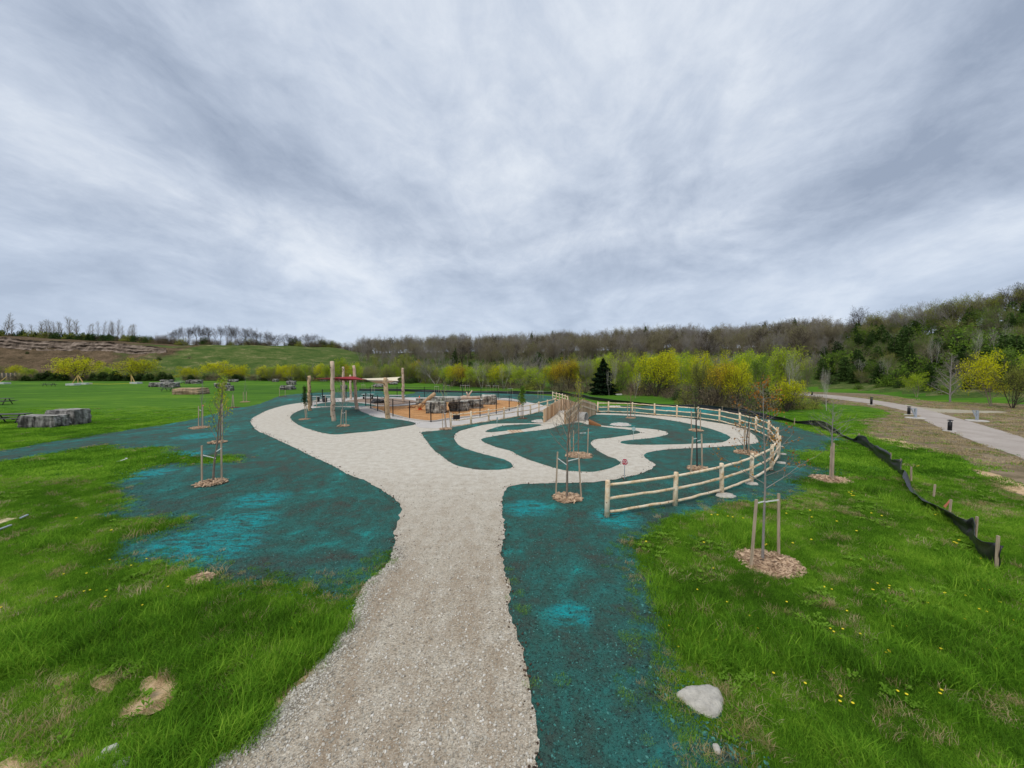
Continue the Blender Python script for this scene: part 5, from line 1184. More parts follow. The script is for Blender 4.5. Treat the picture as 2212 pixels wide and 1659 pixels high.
frame('braced_timber_post', 284, 829, [(284, 829, 283.5, 809), (291, 826, 284.5, 812)], 'yellow timber post with one brace on the far lawn')
frame('leaning_timber', 6, 826, [(0, 825, 14, 814)], 'leaning orange timber at the left edge of the far lawn')
a = P(193, 829, 103); b = P(284, 828, 103)
put('yellow_rope', MB().tube([a, a.lerp(b, .5) - Vector((0, 0, .15)), b], .035, 4).mesh('yellow_rope', M['yellowtape']), label='thin yellow line strung between the two far timber frames', cat='rope')
fb = empty('board_fence', G(10, 823), 'weathered grey board fence beyond the lawn at the far left', 'fence')
for i in range(34):
    u = -60 + i * 3.1; q = P(u, 823, 134); q.z = H(q.x, q.y)
    MB().box((0, 0, 0), (.44, .06, 2.6 + .15 * math.sin(i * 2.1))).build('board', M['table'] if i % 3 else M['stake'], fb).location = q - fb.location
# ------------------------------------------------------------------ signs
def text_mesh(txt, size, mat, ext=.002):
    c = bpy.data.curves.new('letters', 'FONT'); c.body = txt; c.size = size; c.extrude = ext; c.align_x = 'CENTER'; c.align_y = 'CENTER'; c.offset = size * .018
    o = bpy.data.objects.new('letters', c); COL.objects.link(o)
    bpy.context.view_layer.update(); me = bpy.data.meshes.new_from_object(o.evaluated_get(bpy.context.evaluated_depsgraph_get()))
    bpy.data.objects.remove(o); me.materials.clear(); me.materials.append(M[mat]); return me
def octagon(mb, r, y0, y1, z):
    n = 8; b = len(mb.v)
    for y in (y0, y1):
        for k in range(n):
            a = math.pi / 8 + k * math.pi / 4; mb.v.append(Vector((r * math.cos(a), y, z + r * math.sin(a))))
    for k in range(n): mb.q.append((b + k, b + (k + 1) % n, b + n + (k + 1) % n, b + n + k))
    mb.ng.append(tuple(b + k for k in range(n))); mb.ng.append(tuple(b + n + k for k in range(n))[::-1]); return mb
def stop_sign(u, v, topv, label, front=True, rz=0.0):
    b = G(u, v); h = P(u, topv, b.y).z; r = .14; zc_ = h - r * .93
    e = empty('stop_sign', b, label, 'stop sign', None, rz)
    MB().tube([(0, 0.02, -.05), (0, 0.02, h - .02)], .013, 6).build('pole', M['steel'] if front else M['signback'], e)
    if front:
        octagon(MB(), r, -.004, .004, zc_).build('sign_border', M['white'], e); octagon(MB(), r * .90, -.008, -.005, zc_).build('sign_face', M['red'], e)
        o = put('lettering', text_mesh('STOP', .125, 'white'), e); o.rotation_euler = (math.pi / 2, 0, 0); o.location = (0, -.010, zc_ - .002); o.scale = (.80, 1.35, 1)
        MB().box((0, -.0085, zc_ - .105), (.07, .003, .009)).build('small_print', M['white'], e)
    else:
        octagon(MB(), r, -.004, .004, zc_).build('sign_back', M['signback'], e)
    return e
stop_sign(1349, 1036, 991, 'small red stop sign with white letters beside the pale track', True, math.radians(-12))
stop_sign(1368.5, 954, 922, 'back of a small pale green octagonal sign on the islet tip', False, math.radians(12))
b = G(1073.7, 928.4); e = empty('track_sign', b, 'thin pale sign seen edge on at the wedge island', 'sign', None, math.radians(70))
MB().tube([(0, 0, -.05), (0, 0, .9)], .013, 6).build('pole', M['signback'], e); MB().box((0, -.012, .62), (.22, .008, .3)).build('sign_plate', M['signback'], e)
# boards laid across the track
e = empty('rumble_boards', G(1112, 932), 'set of pinkish boards laid across the track before the bridge', 'boards')
for i in range(8):
    a = G(1097 + i * 3.7, 929.5 - i * .05, .05); b = G(1107 + i * 3.5, 935.8 - i * .15, .05)
    MB().bar(a - e.location, b - e.location, .07, .05).build('board', M['cardboard' if i % 2 else 'trim'], e)
# stone patches
def stones(name, outl, n, s, label, seed, cat='stones', z=.09):
    poly = coarse(outl); nrr = np.random.RandomState(seed); lo, hi = poly.min(0), poly.max(0); mb = MB(); cnt = 0
    while cnt < n:
        p = nrr.uniform(lo, hi)
        if not inside(poly, [p])[0]: continue
        cnt += 1; q = s * nrr.uniform(.5, 1.4); b = len(mb.v); j = nrr.uniform(.7, 1.2, 6)
        for d, k in zip(((1, 0, 0), (0, 1, 0), (-1, 0, 0), (0, -1, 0), (0, 0, .7), (0, 0, -.4)), j): mb.v.append(Vector((p[0] + d[0] * q * k, p[1] + d[1] * q * k * .8, z + d[2] * q * k)))
        for f in ((0, 1, 4), (1, 2, 4), (2, 3, 4), (3, 0, 4), (1, 0, 5), (2, 1, 5), (3, 2, 5), (0, 3, 5)): mb.t.append(tuple(b + x for x in f))
    put(name, mb.mesh(name, M['stonewhite']), label=label, kind='stuff')
stones('river_stones', [(1319, 919), (1330, 916.5), (1345, 916.2), (1357, 918), (1363, 921), (1357, 923), (1340, 923), (1325, 921.5)], 420, .075, 'oval bed of white river stones in the teal island', 5)
stones('river_stones', [(1148, 912), (1158, 909.5), (1170, 909), (1172.5, 914), (1165, 915.5), (1152, 914)], 260, .07, 'patch of white stones against the bridge wall', 6)
stones('river_stones', [(1316, 878), (1325, 877.2), (1338, 877.6), (1337, 879.4), (1320, 879.6)], 120, .09, 'thin line of white stones beyond the fence', 7, z=.04)
so_ = outline([(1460, 1504), (1478, 1492), (1505, 1487), (1536, 1487), (1557, 1499), (1565, 1518), (1560, 1540), (1544, 1554), (1520, 1550), (1497, 1538), (1474, 1522)], .022, 6, seed=60); cc_ = so_.mean(0); mb = MB(); n = len(so_)
for q_, z_ in ((1.0, 0.0), (.94, .045), (.80, .07), (.6, .085), (.35, .095), (.12, .10)):
    for p_ in so_:
        x_ = cc_ + (p_ - cc_) * q_; nz_ = noise.fractal(Vector((x_[0] * 9, x_[1] * 9, 4)), .8, 2.2, 4); mb.v.append(Vector((x_[0], x_[1], .015 + z_ + .022 * nz_ * (q_ < 1))))
for i in range(5):
    for k in range(n): mb.q.append((i * n + k, i * n + (k + 1) % n, (i + 1) * n + (k + 1) % n, (i + 1) * n + k))
mb.ng.append(tuple(5 * n + k for k in range(n)))
put('spilled_concrete', mb.mesh('spilled_concrete', M['footing'], True), label='pale rough spill of dried concrete between teal ground and long grass', cat='concrete spill')
def pebble(u, v, wpx, label, seed, mat='rock'):
    b = G(u, v); W = wpx / FPX * b.y; put('loose_stone', rock_mesh('loose_stone', W, W * .7, W * .55, seed, mat, .08, 4, .2, False), loc=b, rz=seed, label=label, cat='stone', group='loose stones in the near grass')
pebble(1548, 1622, 19, 'grey stone at the edge of the teal ground below the concrete spill', 61, 'footing')
for k, (u, v, w_, lb) in enumerate([(236, 1628, 26, 'flat pale stone, upper one in the lowest lawn corner'), (250, 1640, 22, 'flat pale stone touching the upper one'), (214, 1648, 20, 'flat pale stone left of the pair'), (262, 1662, 34, 'largest pale stone, cut by the bottom edge'), (287, 1657, 9, 'tiny white stone beside the largest one')]): pebble(u, v, w_, lb, 70 + k, 'stonewhite')
# ------------------------------------------------------------------ bollards and gate posts by the tarmac track
def bollard(u, v, label, h=.95):
    e = empty('bollard_light', G(u, v), label, 'bollard', 'black bollard lights along the tarmac track')
    MB().lathe([(.36, 0), (.36, .07), (.33, .09)], sides=20).build('concrete_base', M['conc'], e, True)
    MB().lathe([(.115, .09), (.115, h * .80)], sides=16).build('body', M['black'], e, True)
    MB().lathe([(.055, h * .80), (.055, h * .93)], sides=12).build('lens', M['steel'], e, True)
    for k in range(4):
        a = k * math.pi / 2 + .4; MB().box((.10 * math.cos(a), .10 * math.sin(a), h * .8), (.015, .015, h * .13)).build('lens_strut', M['black'], e)
    MB().lathe([(.16, h * .93), (.17, h * .96), (.05, h)], sides=16).build('cap', M['black'], e, True)
bollard(2051.4, 932.5, 'nearest black bollard light on the near side of the tarmac track', .85); bollard(1963, 897, 'black bollard light next to the left metal gate post', .85); bollard(1882, 875.5, 'third black bollard light where the tarmac track bends', .98); bollard(1754, 855, 'farthest tiny black bollard light behind the yellow willow bush', .65)
def gatepost(u, v, label, sg):
    e = empty('gate_post', G(u, v), label, 'gate post', 'grey metal gate posts beside the tarmac track')
    MB().lathe([(.68, 0), (.68, .09), (.62, .11)], sides=20).build('concrete_base', M['conc'], e, True)
    MB().box((0, 0, .1), (.14, .14, .82)).build('upright', M['steel'], e)
    MB().bar((-.05 * sg, 0, .3), (-.36 * sg, 0, .9), .07, .09).build('brace', M['steel'], e)
    MB().bar((-.42 * sg, 0, .9), (.07 * sg, 0, .9), .06, .06).build('top_bar', M['steel'], e)
gatepost(1977, 904.5, 'left grey metal gate post with a slanted brace', 1); gatepost(2110, 910.5, 'right grey metal gate post beyond the tarmac track', 1)
# ------------------------------------------------------------------ silt fence
def silt(name, pts, label, stakes, seed=0):
    """pts: (u, v, height, lean) along the foot of the fabric"""
    cr = crom(pts, 6, False); gp = [(G(p[0], p[1]), p[2], p[3]) for p in cr]
    e = empty(name, gp[-1][0], label, 'silt fence'); off = e.location.copy()
    fine = []
    for (a, ha, la), (b, hb, lb_) in zip(gp[:-1], gp[1:]):
        n = max(1, int((b - a).length / (.1 if a.y < 25 else .3)))
        for i in range(n): k = i / n; fine.append((a.lerp(b, k), ha + (hb - ha) * k, la + (lb_ - la) * k))
    fine.append(gp[-1]); rows = []; m = len(fine)
    for i, (p, h, ln) in enumerate(fine):
        d = (fine[min(i + 1, m - 1)][0] - fine[max(i - 1, 0)][0]).normalized(); s = Vector((-d.y, d.x, 0))
        if s.x > 0: s = -s
        row = []
        for j in range(9):
            k = j / 8; f = noise.fractal(Vector((i * .09, j * .35, seed)), 1, 2.1, 4) * .09 * (0.4 + k)
            row.append(p - off + s * (ln * k * k * .9 + f) + Vector((0, 0, h * k * (1 + .10 * noise.noise(Vector((i * .12, seed, 3)))) - .02)))
        rows.append(row)
    o = MB().grid(rows).build('fabric', M['fabric'], e, True); md = o.modifiers.new('t', 'SOLIDIFY'); md.thickness = .008
    for (u, v, h, tilt) in stakes:
        q = G(u, v) - off; s_ = MB().box((0, 0, -.05), (.042, .042, h + .05), Matrix.Rotation(tilt, 3, 'Y')).build('stake', M['stake'], e); s_.location = q
    return e
silt('silt_fence', [(1140, 851, .5, 0), (1187, 852, .5, 0), (1219, 853, .45, .1), (1238, 857, .5, .1), (1262, 859.5, .5, 0), (1282, 864, .45, .2), (1332, 870, .42, .2), (1369, 874, .40, .2), (1410, 877.5, .35, .1), (1466, 879.5, .3, .1), (1510, 882.5, .42, 0), (1555, 888, .5, 0), (1605, 896, .55, 0), (1643, 903, .5, 0), (1668, 907, .42, 0), (1693, 909.5, .34, .1), (1718, 915, .26, .2), (1736, 917.5, .34, .1), (1761, 921, .5, .1), (1787, 930, .62, .1), (1803, 937, .42, .1), (1819, 941, .26, .2), (1836, 950, .22, .2), (1848, 956, .24, .1), (1853, 958, .52, 0), (1868, 966, .62, 0), (1881, 973, .45, .1), (1896, 989, .6, 0), (1921, 1007, .62, 0), (1928, 1013, .45, .1), (1943, 1023, .60, 0), (1955, 1037, .45, .15), (1966, 1047, .55, .2), (1975, 1062, .46, .35), (1992, 1078, .34, .4), (2012, 1092, .30, .4), (2030, 1108, .34, .35), (2045, 1122, .40, .2), (2066, 1142, .45, .1), (2086, 1160, .50, 0), (2096, 1168, .62, 0), (2110, 1192, .52, .05), (2130, 1215, .52, .05), (2150, 1231, .62, 0), (2161, 1236, .60, -.05)],
     'long sagging black silt fence from the near right lawn round to the bridge', [(2152, 1234, .80, 0), (2106, 1170, .66, .03), (2051, 1112, .48, .05), (2016, 1076, .48, .08), (1968, 1042, .62, -.02), (1945, 1022, .62, 0), (1923, 1006, .6, 0), (1854, 958, .62, .05), (1716, 918, .55, 0), (1694, 909, .4, 0), (1655, 903, .5, 0), (1630, 900, .62, 0), (1596, 896, .6, 0), (1560, 890, .6, 0), (1500, 883, .5, 0)], 3)
silt('silt_fence', [(776, 844.4, .45, 0), (827, 844.2, .45, 0), (852, 844.6, .5, 0), (896, 846.4, .5, 0), (940, 847.6, .5, 0), (1000, 848, .3, 0), (1060, 849.3, .4, 0), (1094, 850.5, .5, 0), (1118, 850.8, .5, 0), (1140, 851, .5, 0)], 'straight black silt fence along the far edge of the teal ground', [], 5)
b = G(2049, 1108) + Vector((0, 0, .44))
put('pink_ribbon', MB().grid([[b + Vector((-.02, -.03, 0)), b + Vector((-.02, -.03, -.08))], [b + Vector((-.12, -.05, -.10)), b + Vector((-.10, -.05, -.18))], [b + Vector((-.20, -.02, -.22)), b + Vector((-.13, -.02, -.28))]]).mesh('pink_ribbon', M['tape']), label='pink survey ribbon fluttering from a silt fence stake', cat='ribbon').modifiers.new('t', 'SOLIDIFY').thickness = .004
# cardboard scraps and a pale curl in the left lawn
e = empty('cardboard_scraps', G(20, 1128), 'scattered beige and pink boards lying at the left edge of the lawn', 'boards')
for k, (u0, v0, u1, v1, w_, m) in enumerate([(-10, 1124, 46, 1114, .35, 'cardboard'), (-20, 1134, 26, 1120, .30, 'trim'), (-8, 1146, 24, 1134, .05, 'steel'), (44, 1119, 60, 1112, .05, 'steel')]):
    MB().bar(G(u0, v0, .03 + .03 * k) - e.location, G(u1, v1, .03 + .03 * k) - e.location, w_, .03).build('board', M[m], e)
c = G(262, 996); put('white_curl', MB().tube([c + Vector((.12 * math.cos(a), .25 * math.sin(a), .05 + .02 * a)) for a in np.linspace(-1.7, 2.0, 10)], [.01, .02, .028, .032, .034, .032, .028, .024, .018, .01], 6).mesh('white_curl', M['white'], True), label='white curled strip lying in the left lawn', cat='litter')
# ------------------------------------------------------------------ staked saplings
def chips(mb, cx, cy, rx, ry, n, s, R, h=.06):
    for _ in range(n):
        a = R.random() * 6.28; q = math.sqrt(R.random()); x = cx + rx * q * math.cos(a); y = cy + ry * q * math.sin(a); z = .03 + h * (1 - q * q)
        rot = Matrix.Rotation(R.random() * 6.28, 3, 'Z') @ Matrix.Rotation(R.gauss(0, .45), 3, 'X') @ Matrix.Rotation(R.gauss(0, .35), 3, 'Y')
        mb.box((x, y, z), (s * R.uniform(.6, 1.6), s * .28, s * .10), rot)
def mulch(u, v, wpx, label, seed, z=.02, dark=False):
    c = G(u, v); rx = wpx / FPX * c.y / 2; R = random.Random(seed); e = empty('mulch_ring', (c.x, c.y, z), label, 'mulch')
    n = 26; mb = MB(); rim = [1 + .10 * math.sin(3 * k * 6.283 / n + seed) + R.uniform(-.07, .07) for k in range(n)]
    for (s, zz) in ((1.0, 0.0), (.85, .045), (.55, .07), (.25, .04)):
        mb.v += [Vector((rx * s * rim[k] * math.cos(6.283 * k / n), rx * s * rim[k] * math.sin(6.283 * k / n), zz)) for k in range(n)]
    for i in range(3):
        for k in range(n): mb.q.append((i * n + k, i * n + (k + 1) % n, (i + 1) * n + (k + 1) % n, (i + 1) * n + k))
    mb.ng.append(tuple(3 * n + k for k in range(n)))
    mb.build('mound', M['soil' if dark else 'mulch'], e, True)
    if c.y < 30:
        m2 = MB(); s = .085 if c.y < 12 else .12; chips(m2, 0, 0, rx * 1.02, rx * 1.02, 520 if c.y < 12 else 240, s, R); m2.build('wood_chips', M['chip'], e, kind='stuff')
    return e
def stake(u, v, topv, label, topu=None, group='wooden stakes beside the young trees'):
    b = G(u, v); t = P(topu if topu is not None else u, topv, b.y) - b
    w_ = .048
    mb = MB().bar((0, 0, -.05), (t.x, t.y, t.z), w_, w_ * .9, Vector((0, 1, 0)))
    return put('wooden_stake', mb.mesh('wooden_stake', M['stake']), loc=b, label=label, cat='stake', group=group)
def sapling(base, pts, label, style='up', nbr=16, brlen=.9, bark='barksap', r0=.035, leafm=None, nleaf=200, leaf=.05, seed=0, first=.35, ties=(), levels=2, spread=.5, dens=1.0, name='young_tree', lclump=.05, leafz=(0, 9)):
    """pts: photograph points of the trunk, from the foot up, all at the depth of the foot"""
    b = G(*base); R = random.Random(seed); nrr = np.random.RandomState(seed)
    tp = [Vector((0, 0, -.05))] + [P(u, v, b.y) - b for u, v in pts]
    tp = [Vector(q) for q in crom([tuple(q) for q in tp], 3, False)]
    e = empty(name, b, label, 'young tree')
    m = len(tp); rad = [r0 * (1 - .86 * i / (m - 1)) for i in range(m)]
    MB().tube(tp, rad, 7).build('trunk', M[bark], e, True)
    br = MB(); tips = []
    hh = tp[-1].z
    def twig(p, d, ln, r, lv):
        k = 4; q = [p]; rr = [r]
        for i in range(k):
            d = (d + rvec(R) * .13 + Vector((0, 0, .16 if style == 'up' else .10))).normalized(); p = p + d * ln / k; q.append(p); rr.append(max(.0025, r * (1 - .8 * (i + 1) / k)))
        br.tube(q, rr, 4 if lv == 1 else 3, False)
        for x in q[1:]: tips.append(x)
        if lv < levels:
            for c in range(int(5 * dens)):
                f = .2 + .75 * (c + R.random()) / 5; x = f * k; i0 = min(int(x), k - 1); s0 = q[i0].lerp(q[i0 + 1], x - i0); dd = (q[i0 + 1] - q[i0]).normalized(); pp = rvec(R); pp = (pp - dd * pp.dot(dd)).normalized()
                twig(s0, dd * .75 + pp * .6, ln * .42 * (1.2 - .5 * f), r * .5, lv + 1)
    for i in range(nbr):
        f = first + (1 - first) * (i + R.random() * .7) / nbr; f = min(.98, f); x = f * (m - 1); i0 = min(int(x), m - 2); q = tp[i0].lerp(tp[i0 + 1], x - i0); a = i * 2.4 + R.random() * .6
        g = (1.15 - f) / (1.15 - first)
        twig(q, Vector((math.cos(a) * spread, math.sin(a) * spread, .75 if style == 'up' else .35)), brlen * (g if style != 'vase' else (.6 + .5 * g)) * R.uniform(.7, 1.15), r0 * .42 * (1.1 - f * .8), 1)
    br.build('branches', M[bark], e)
    if leafm and nleaf:
        T = np.array([tuple(t) for t in tips]); T = T[(T[:, 2] > leafz[0]) & (T[:, 2] < leafz[1])]
        C = T[nrr.randint(0, len(T), nleaf)] + nrr.normal(0, lclump, (nleaf, 3)); Vv, Ff = leaves(C, leaf, nrr, .7)
        put('leaves', mesh_np('leaves', Vv, [Ff], [M[leafm]]), e)
    for (uu, vv, u2, v2) in ties:
        MB().bar(P(uu, vv, b.y - .02) - b, P(u2, v2, b.y - .02) - b, .010, .028).build('tie_strap', M['white'], e)
    return e
GS = 'wooden stakes beside the young trees'
# near left pair
mulch(457, 1045, 58, 'mulch ring under the near left staked tree', 1, dark=True)
sapling((460, 1044), [(463, 1000), (469, 960), (472, 915), (477, 875), (480, 845), (483, 822)], 'near left young tree with small yellow green leaves, leaning right between its stakes', nbr=20, brlen=1.0, leafm='l_lime', nleaf=520, leaf=.055, seed=2, first=.33, r0=.042, ties=((438, 983, 466, 990), (478, 968, 466, 976)))
stake(436, 1048, 962.5, 'left stake of the near left young tree'); stake(479, 1040, 952, 'taller right stake of the near left young tree', 478)
mulch(470, 957, 34, 'mulch ring of the second left young tree', 3, dark=True)
sapling((475, 956), [(476, 925), (477, 895), (480, 865), (481, 830)], 'second left young tree with yellow leaves directly behind the near one', nbr=14, brlen=1.0, leafm='l_yellow', nleaf=420, leaf=.07, seed=4, first=.35, r0=.05)
stake(480, 958, 872, 'thick stake directly behind the near left young tree')
mulch(431, 925, 36, 'mulch ring of the slim bare tree with a red tagged stake', 5)
sapling((435, 924), [(435, 900), (436, 875), (437, 850), (437.5, 822)], 'slim bare young tree with a red tag on its stake', nbr=12, brlen=.8, seed=6, first=.45, r0=.035, bark='barkpoplar', ties=((430, 885, 435, 887),))
stake(429, 923, 877.5, 'left stake of the slim bare tree'); stake(438, 925, 877, 'red tagged right stake of the slim bare tree')
put('red_tag', MB().box((0, 0, 0), (.1, .06, .07)).mesh('red_tag', M['tape']), loc=P(438.5, 877, G(438, 925).y - .03), label='small red tag tied to the top of a stake', cat='tag')
mulch(505, 881, 28, 'mulch ring under the two crossed stakes', 7, dark=True)
stake(500.5, 881, 853, 'left one of the two stakes meeting like a tent', 502.5); stake(506, 881, 853, 'right one of the two stakes meeting like a tent', 503.5)
sapling((503, 880.5), [(503, 860), (504, 830)], 'tiny bare tree inside the tent of two stakes', nbr=8, brlen=.6, seed=8, r0=.02, bark='barkpoplar')
mulch(530, 868.5, 20, 'reddish mulch ring of the tree at the teal edge', 9)
stake(525.5, 868, 846.5, 'left stake at the far teal edge tree'); stake(532.5, 868, 846.5, 'right stake at the far teal edge tree')
sapling((529, 868.5), [(529, 845), (530, 818)], 'slender bare tree between two pale stakes at the far teal edge', nbr=9, brlen=.9, seed=10, r0=.03, bark='barkpoplar')
mulch(611, 856.5, 17, 'mulch ring between two far stakes left of the log posts', 11, dark=True)
stake(603.7, 856, 838.5, 'left stake of the far pair left of the log posts'); stake(616, 856, 842, 'right stake of the far pair left of the log posts')
# beside and in the post island
mulch(657, 907.5, 24, 'mulch ring by the short thick log post', 13, z=.07)
sapling((660, 906), [(659, 885), (658, 865), (658, 838)], 'narrow young tree wrapped in dark leaves left of the short thick log post', nbr=26, brlen=.55, spread=.35, leafm='l_cedar', nleaf=900, leaf=.09, seed=14, first=.42, r0=.035, lclump=.07)
stake(661, 906.5, 872, 'left stake next to the dark leafed narrow tree', 657.5); stake(663.5, 903.5, 870, 'right stake next to the dark leafed narrow tree', 661)
stake(684, 881.5, 855, 'stake at the curb right of the short thick log post'); stake(703, 878, 853, 'stake at the curb left of the tallest log post')
mulch(742, 922.5, 24, 'dark mulch ring in the middle of the post island', 15, z=.07, dark=True)
sapling((742, 921), [(741.5, 900), (740, 880), (737, 850), (735, 822)], 'bare young tree in the middle of the post island', nbr=16, brlen=1.1, seed=16, first=.42, r0=.04, spread=.8, bark='barkpoplar', leafm='l_lime', nleaf=60, leaf=.04, ties=((738, 891, 741, 893), (746, 890, 742, 893)))
stake(736, 922, 884.5, 'left stake in the middle of the post island', 738); stake(747.5, 924, 886, 'right stake in the middle of the post island')
# far row beyond the play fence
far = [(781.5, 788.5, 842.5, 830), (803, 809, 847, 832), (938.7, 947.5, 848, 833.5), (963.7, 972, 845, 831.5), (994.4, 1004.8, 845, 831.3), (1005.5, 1014.4, 845.5, 831.3), (1050, 1058.8, 845, 831.3), (1065, 1077, 846.5, 832), (1097, 1107, 850.6, 838), (1162, 1173, 860.5, 843.6)]
names = ['beyond the cream sail, left pair', 'beyond the cream sail, right pair', 'above the leaning log', 'above the climbing lintel', 'above the middle climbing blocks, left pair', 'above the middle climbing blocks, right pair', 'above the lying log', 'above the right climbing block', 'at the far fence corner', 'between play fence and bridge']
for k, ((ua, ub, vb, vt), nm) in enumerate(zip(far, names)):
    stake(ua, vb, vt, 'pale left stake of the far pair ' + nm); stake(ub, vb + .3, vt, 'pale right stake of the far pair ' + nm)
    um = (ua + ub) / 2; sapling((um, vb + .2), [(um, vb - 12), (um + .5, vb - 26)], 'thin bare far young tree ' + nm, nbr=6, brlen=.9, seed=30 + k, r0=.03, levels=1, bark='barkpoplar', leafm='l_lime', nleaf=30, leaf=.1, ties=((ua, vt + 1.2, ub, vt + 1.4),))
# leafy one at the fence, stakes by the rail fence end
mulch(1129, 906, 22, 'dark mulch ring of the leafy green young tree', 17, z=.075, dark=True)
sapling((1128, 905), [(1128, 885), (1128, 865), (1128.5, 838)], 'leafy bright green young tree by the three rail fence', nbr=20, brlen=.7, spread=.5, leafm='l_green', nleaf=900, leaf=.11, seed=18, first=.42, r0=.035, lclump=.08)
stake(1125.5, 905, 876, 'left stake of the leafy green young tree'); stake(1130.5, 906, 877, 'right stake of the leafy green young tree')
mulch(963, 929.5, 26, 'dark mulch at the left end of the rail fence', 19, z=.075, dark=True)
sapling((962, 928), [(961, 905), (960, 885), (959, 860), (958, 828)], 'wispy green twigged young tree in front of the rock climber', nbr=16, brlen=.95, spread=.6, leafm='l_lime', nleaf=160, leaf=.05, seed=20, first=.50, r0=.03, bark='barkpoplar', ties=((959, 894, 964, 893),))
stake(957, 930.5, 893, 'left stake before the left end of the rail fence', 955); stake(965, 927, 892.5, 'dark middle stake before the left end of the rail fence', 961); stake(973, 925.5, 888, 'right stake before the left end of the rail fence', 971)
# centre pair
mulch(1226, 1077.5, 62, 'round woodchip ring of the central tree below the bridge', 21)
sapling((1224.7, 1079), [(1225, 1040), (1225.5, 1000), (1226, 960), (1229, 920), (1232, 890), (1234, 862)], 'central near young tree with many upswept bare branches in front of the bridge', 'up', nbr=24, brlen=1.5, spread=.85, leafm='l_rust', nleaf=150, leaf=.035, seed=22, first=.40, r0=.045, bark='barksap', ties=((1205, 990, 1224, 1004), (1250, 990, 1226, 996)), dens=.8)
stake(1200.5, 1073, 976, 'left stake of the central near young tree', 1204.5); stake(1256, 1077, 980, 'right stake of the central near young tree', 1249.5)
mulch(1250, 987, 58, 'wide woodchip mound behind the central young tree', 23, z=.075)
sapling((1249.4, 981), [(1249.5, 950), (1250, 915), (1250, 880), (1250, 850), (1250, 818)], 'taller slim young tree with yellow buds just behind the central one', nbr=18, brlen=.8, spread=.45, leafm='l_yellow', nleaf=260, leaf=.055, seed=24, first=.52, r0=.038, bark='barksap', ties=((1252, 935.5, 1266, 935),))
stake(1232, 979, 928, 'left stake on the wide woodchip mound', 1230); stake(1269, 981, 925.5, 'right leaning stake on the wide woodchip mound', 1271); stake(1239, 984, 930, 'middle stake on the wide woodchip mound')
mulch(1363, 904.5, 22, 'mulch ring of the reddish bare tree inside the loop', 25, z=.075)
sapling((1362.5, 904), [(1362, 885), (1362, 866), (1363, 850), (1364, 826)], 'reddish twigged vase shaped young tree inside the loop', 'vase', nbr=22, brlen=1.1, spread=.75, seed=26, first=.45, r0=.035, bark='barkred', ties=((1358, 875, 1362, 875.5),))
stake(1355.7, 904, 870.5, 'left stake of the reddish twigged tree'); stake(1371.5, 905, 874, 'right stake of the reddish twigged tree')
mulch(1503, 932.5, 28, 'pale mulch ring in the right part of the inner island', 27, z=.075)
stake(1493.4, 931.4, 888, 'left stake in the right part of the inner island'); stake(1513, 931.4, 886, 'right stake in the right part of the inner island')
sapling((1502.8, 932.5), [(1503, 905), (1502.5, 885), (1502, 872)], 'small bare tree between the stakes of the inner island', nbr=12, brlen=.6, seed=28, r0=.025, first=.4, bark='barkblack')
mulch(1507, 1014, 42, 'woodchip ring behind the near run of the curved fence', 29)
sapling((1506, 1013), [(1505.5, 975), (1505, 940), (1504, 905), (1503, 880), (1502, 850)], 'black stemmed young tree with wispy green top behind the near fence run', nbr=14, brlen=.8, spread=.6, leafm='l_green', nleaf=220, leaf=.04, seed=30, first=.55, r0=.035, bark='barkblack', ties=((1498, 948, 1505, 947), (1515, 950, 1506, 953)))
stake(1492, 1020, 943.5, 'left stake behind the near run of the curved fence', 1496.5); stake(1517, 1017, 937, 'right stake behind the near run of the curved fence', 1515.5)
mulch(1612, 979.5, 46, 'woodchip ring near the right bend of the fence', 31)
sapling((1612, 977), [(1613, 950), (1616, 925), (1619, 900), (1620, 875), (1616, 840)], 'dark stemmed leaning young tree near the right bend of the fence', nbr=18, brlen=.95, spread=.6, leafm='l_green', nleaf=420, leaf=.05, seed=32, first=.50, r0=.035, bark='barkblack', ties=((1609, 923, 1616, 924),))
stake(1607, 981, 915, 'left stake near the right bend of the fence', 1610); stake(1617, 976, 914, 'right stake near the right bend of the fence', 1619)
# near right tree
mulch(1660, 1218, 130, 'large woodchip ring of the near right tree', 33, z=.015)
sapling((1647, 1215), [(1649, 1160), (1651, 1100), (1653, 1040), (1652, 980), (1650, 930), (1649, 880), (1648, 828)], 'near right young tree with rusty orange leaf tufts', 'flat', nbr=22, brlen=1.25, spread=.8, leafm='l_rust', nleaf=620, leaf=.05, seed=34, first=.38, r0=.032, bark='barkpoplar', ties=((1634, 1087, 1651, 1083), (1682, 1080, 1653, 1084)), lclump=.035)
stake(1622, 1227, 1079, 'left stake in the large woodchip ring', 1634); stake(1682, 1202, 1066.5, 'right stake in the large woodchip ring')
put('yellow_ribbon', MB().bar((0, 0, 0), (.12, 0, .06), .004, .03).mesh('yellow_ribbon', M['yellowtape']), loc=P(1646, 1180, 8.75), label='yellow ribbon tied low on the near right tree', cat='ribbon')
mulch(1796, 1038, 72, 'woodchip ring on the right lawn before the silt fence', 35, z=.015)
sapling((1795, 1035), [(1796, 1000), (1797, 960), (1798, 925), (1799, 900), (1800, 865)], 'grey bare young tree on the right lawn before the silt fence', 'flat', nbr=26, brlen=1.15, spread=.85, seed=36, first=.42, r0=.04, bark='barkpoplar', leafm='l_lime', nleaf=120, leaf=.04, ties=((1792, 986, 1799, 985),))
stake(1799, 1041, 956.5, 'front stake of the grey bare tree on the right lawn', 1801); stake(1793, 1037, 965, 'rear stake of the grey bare tree on the right lawn', 1796)
mulch(432, 1255, 44, 'small reddish mulch heap at the lower edge of the left teal ground', 37, z=.01)
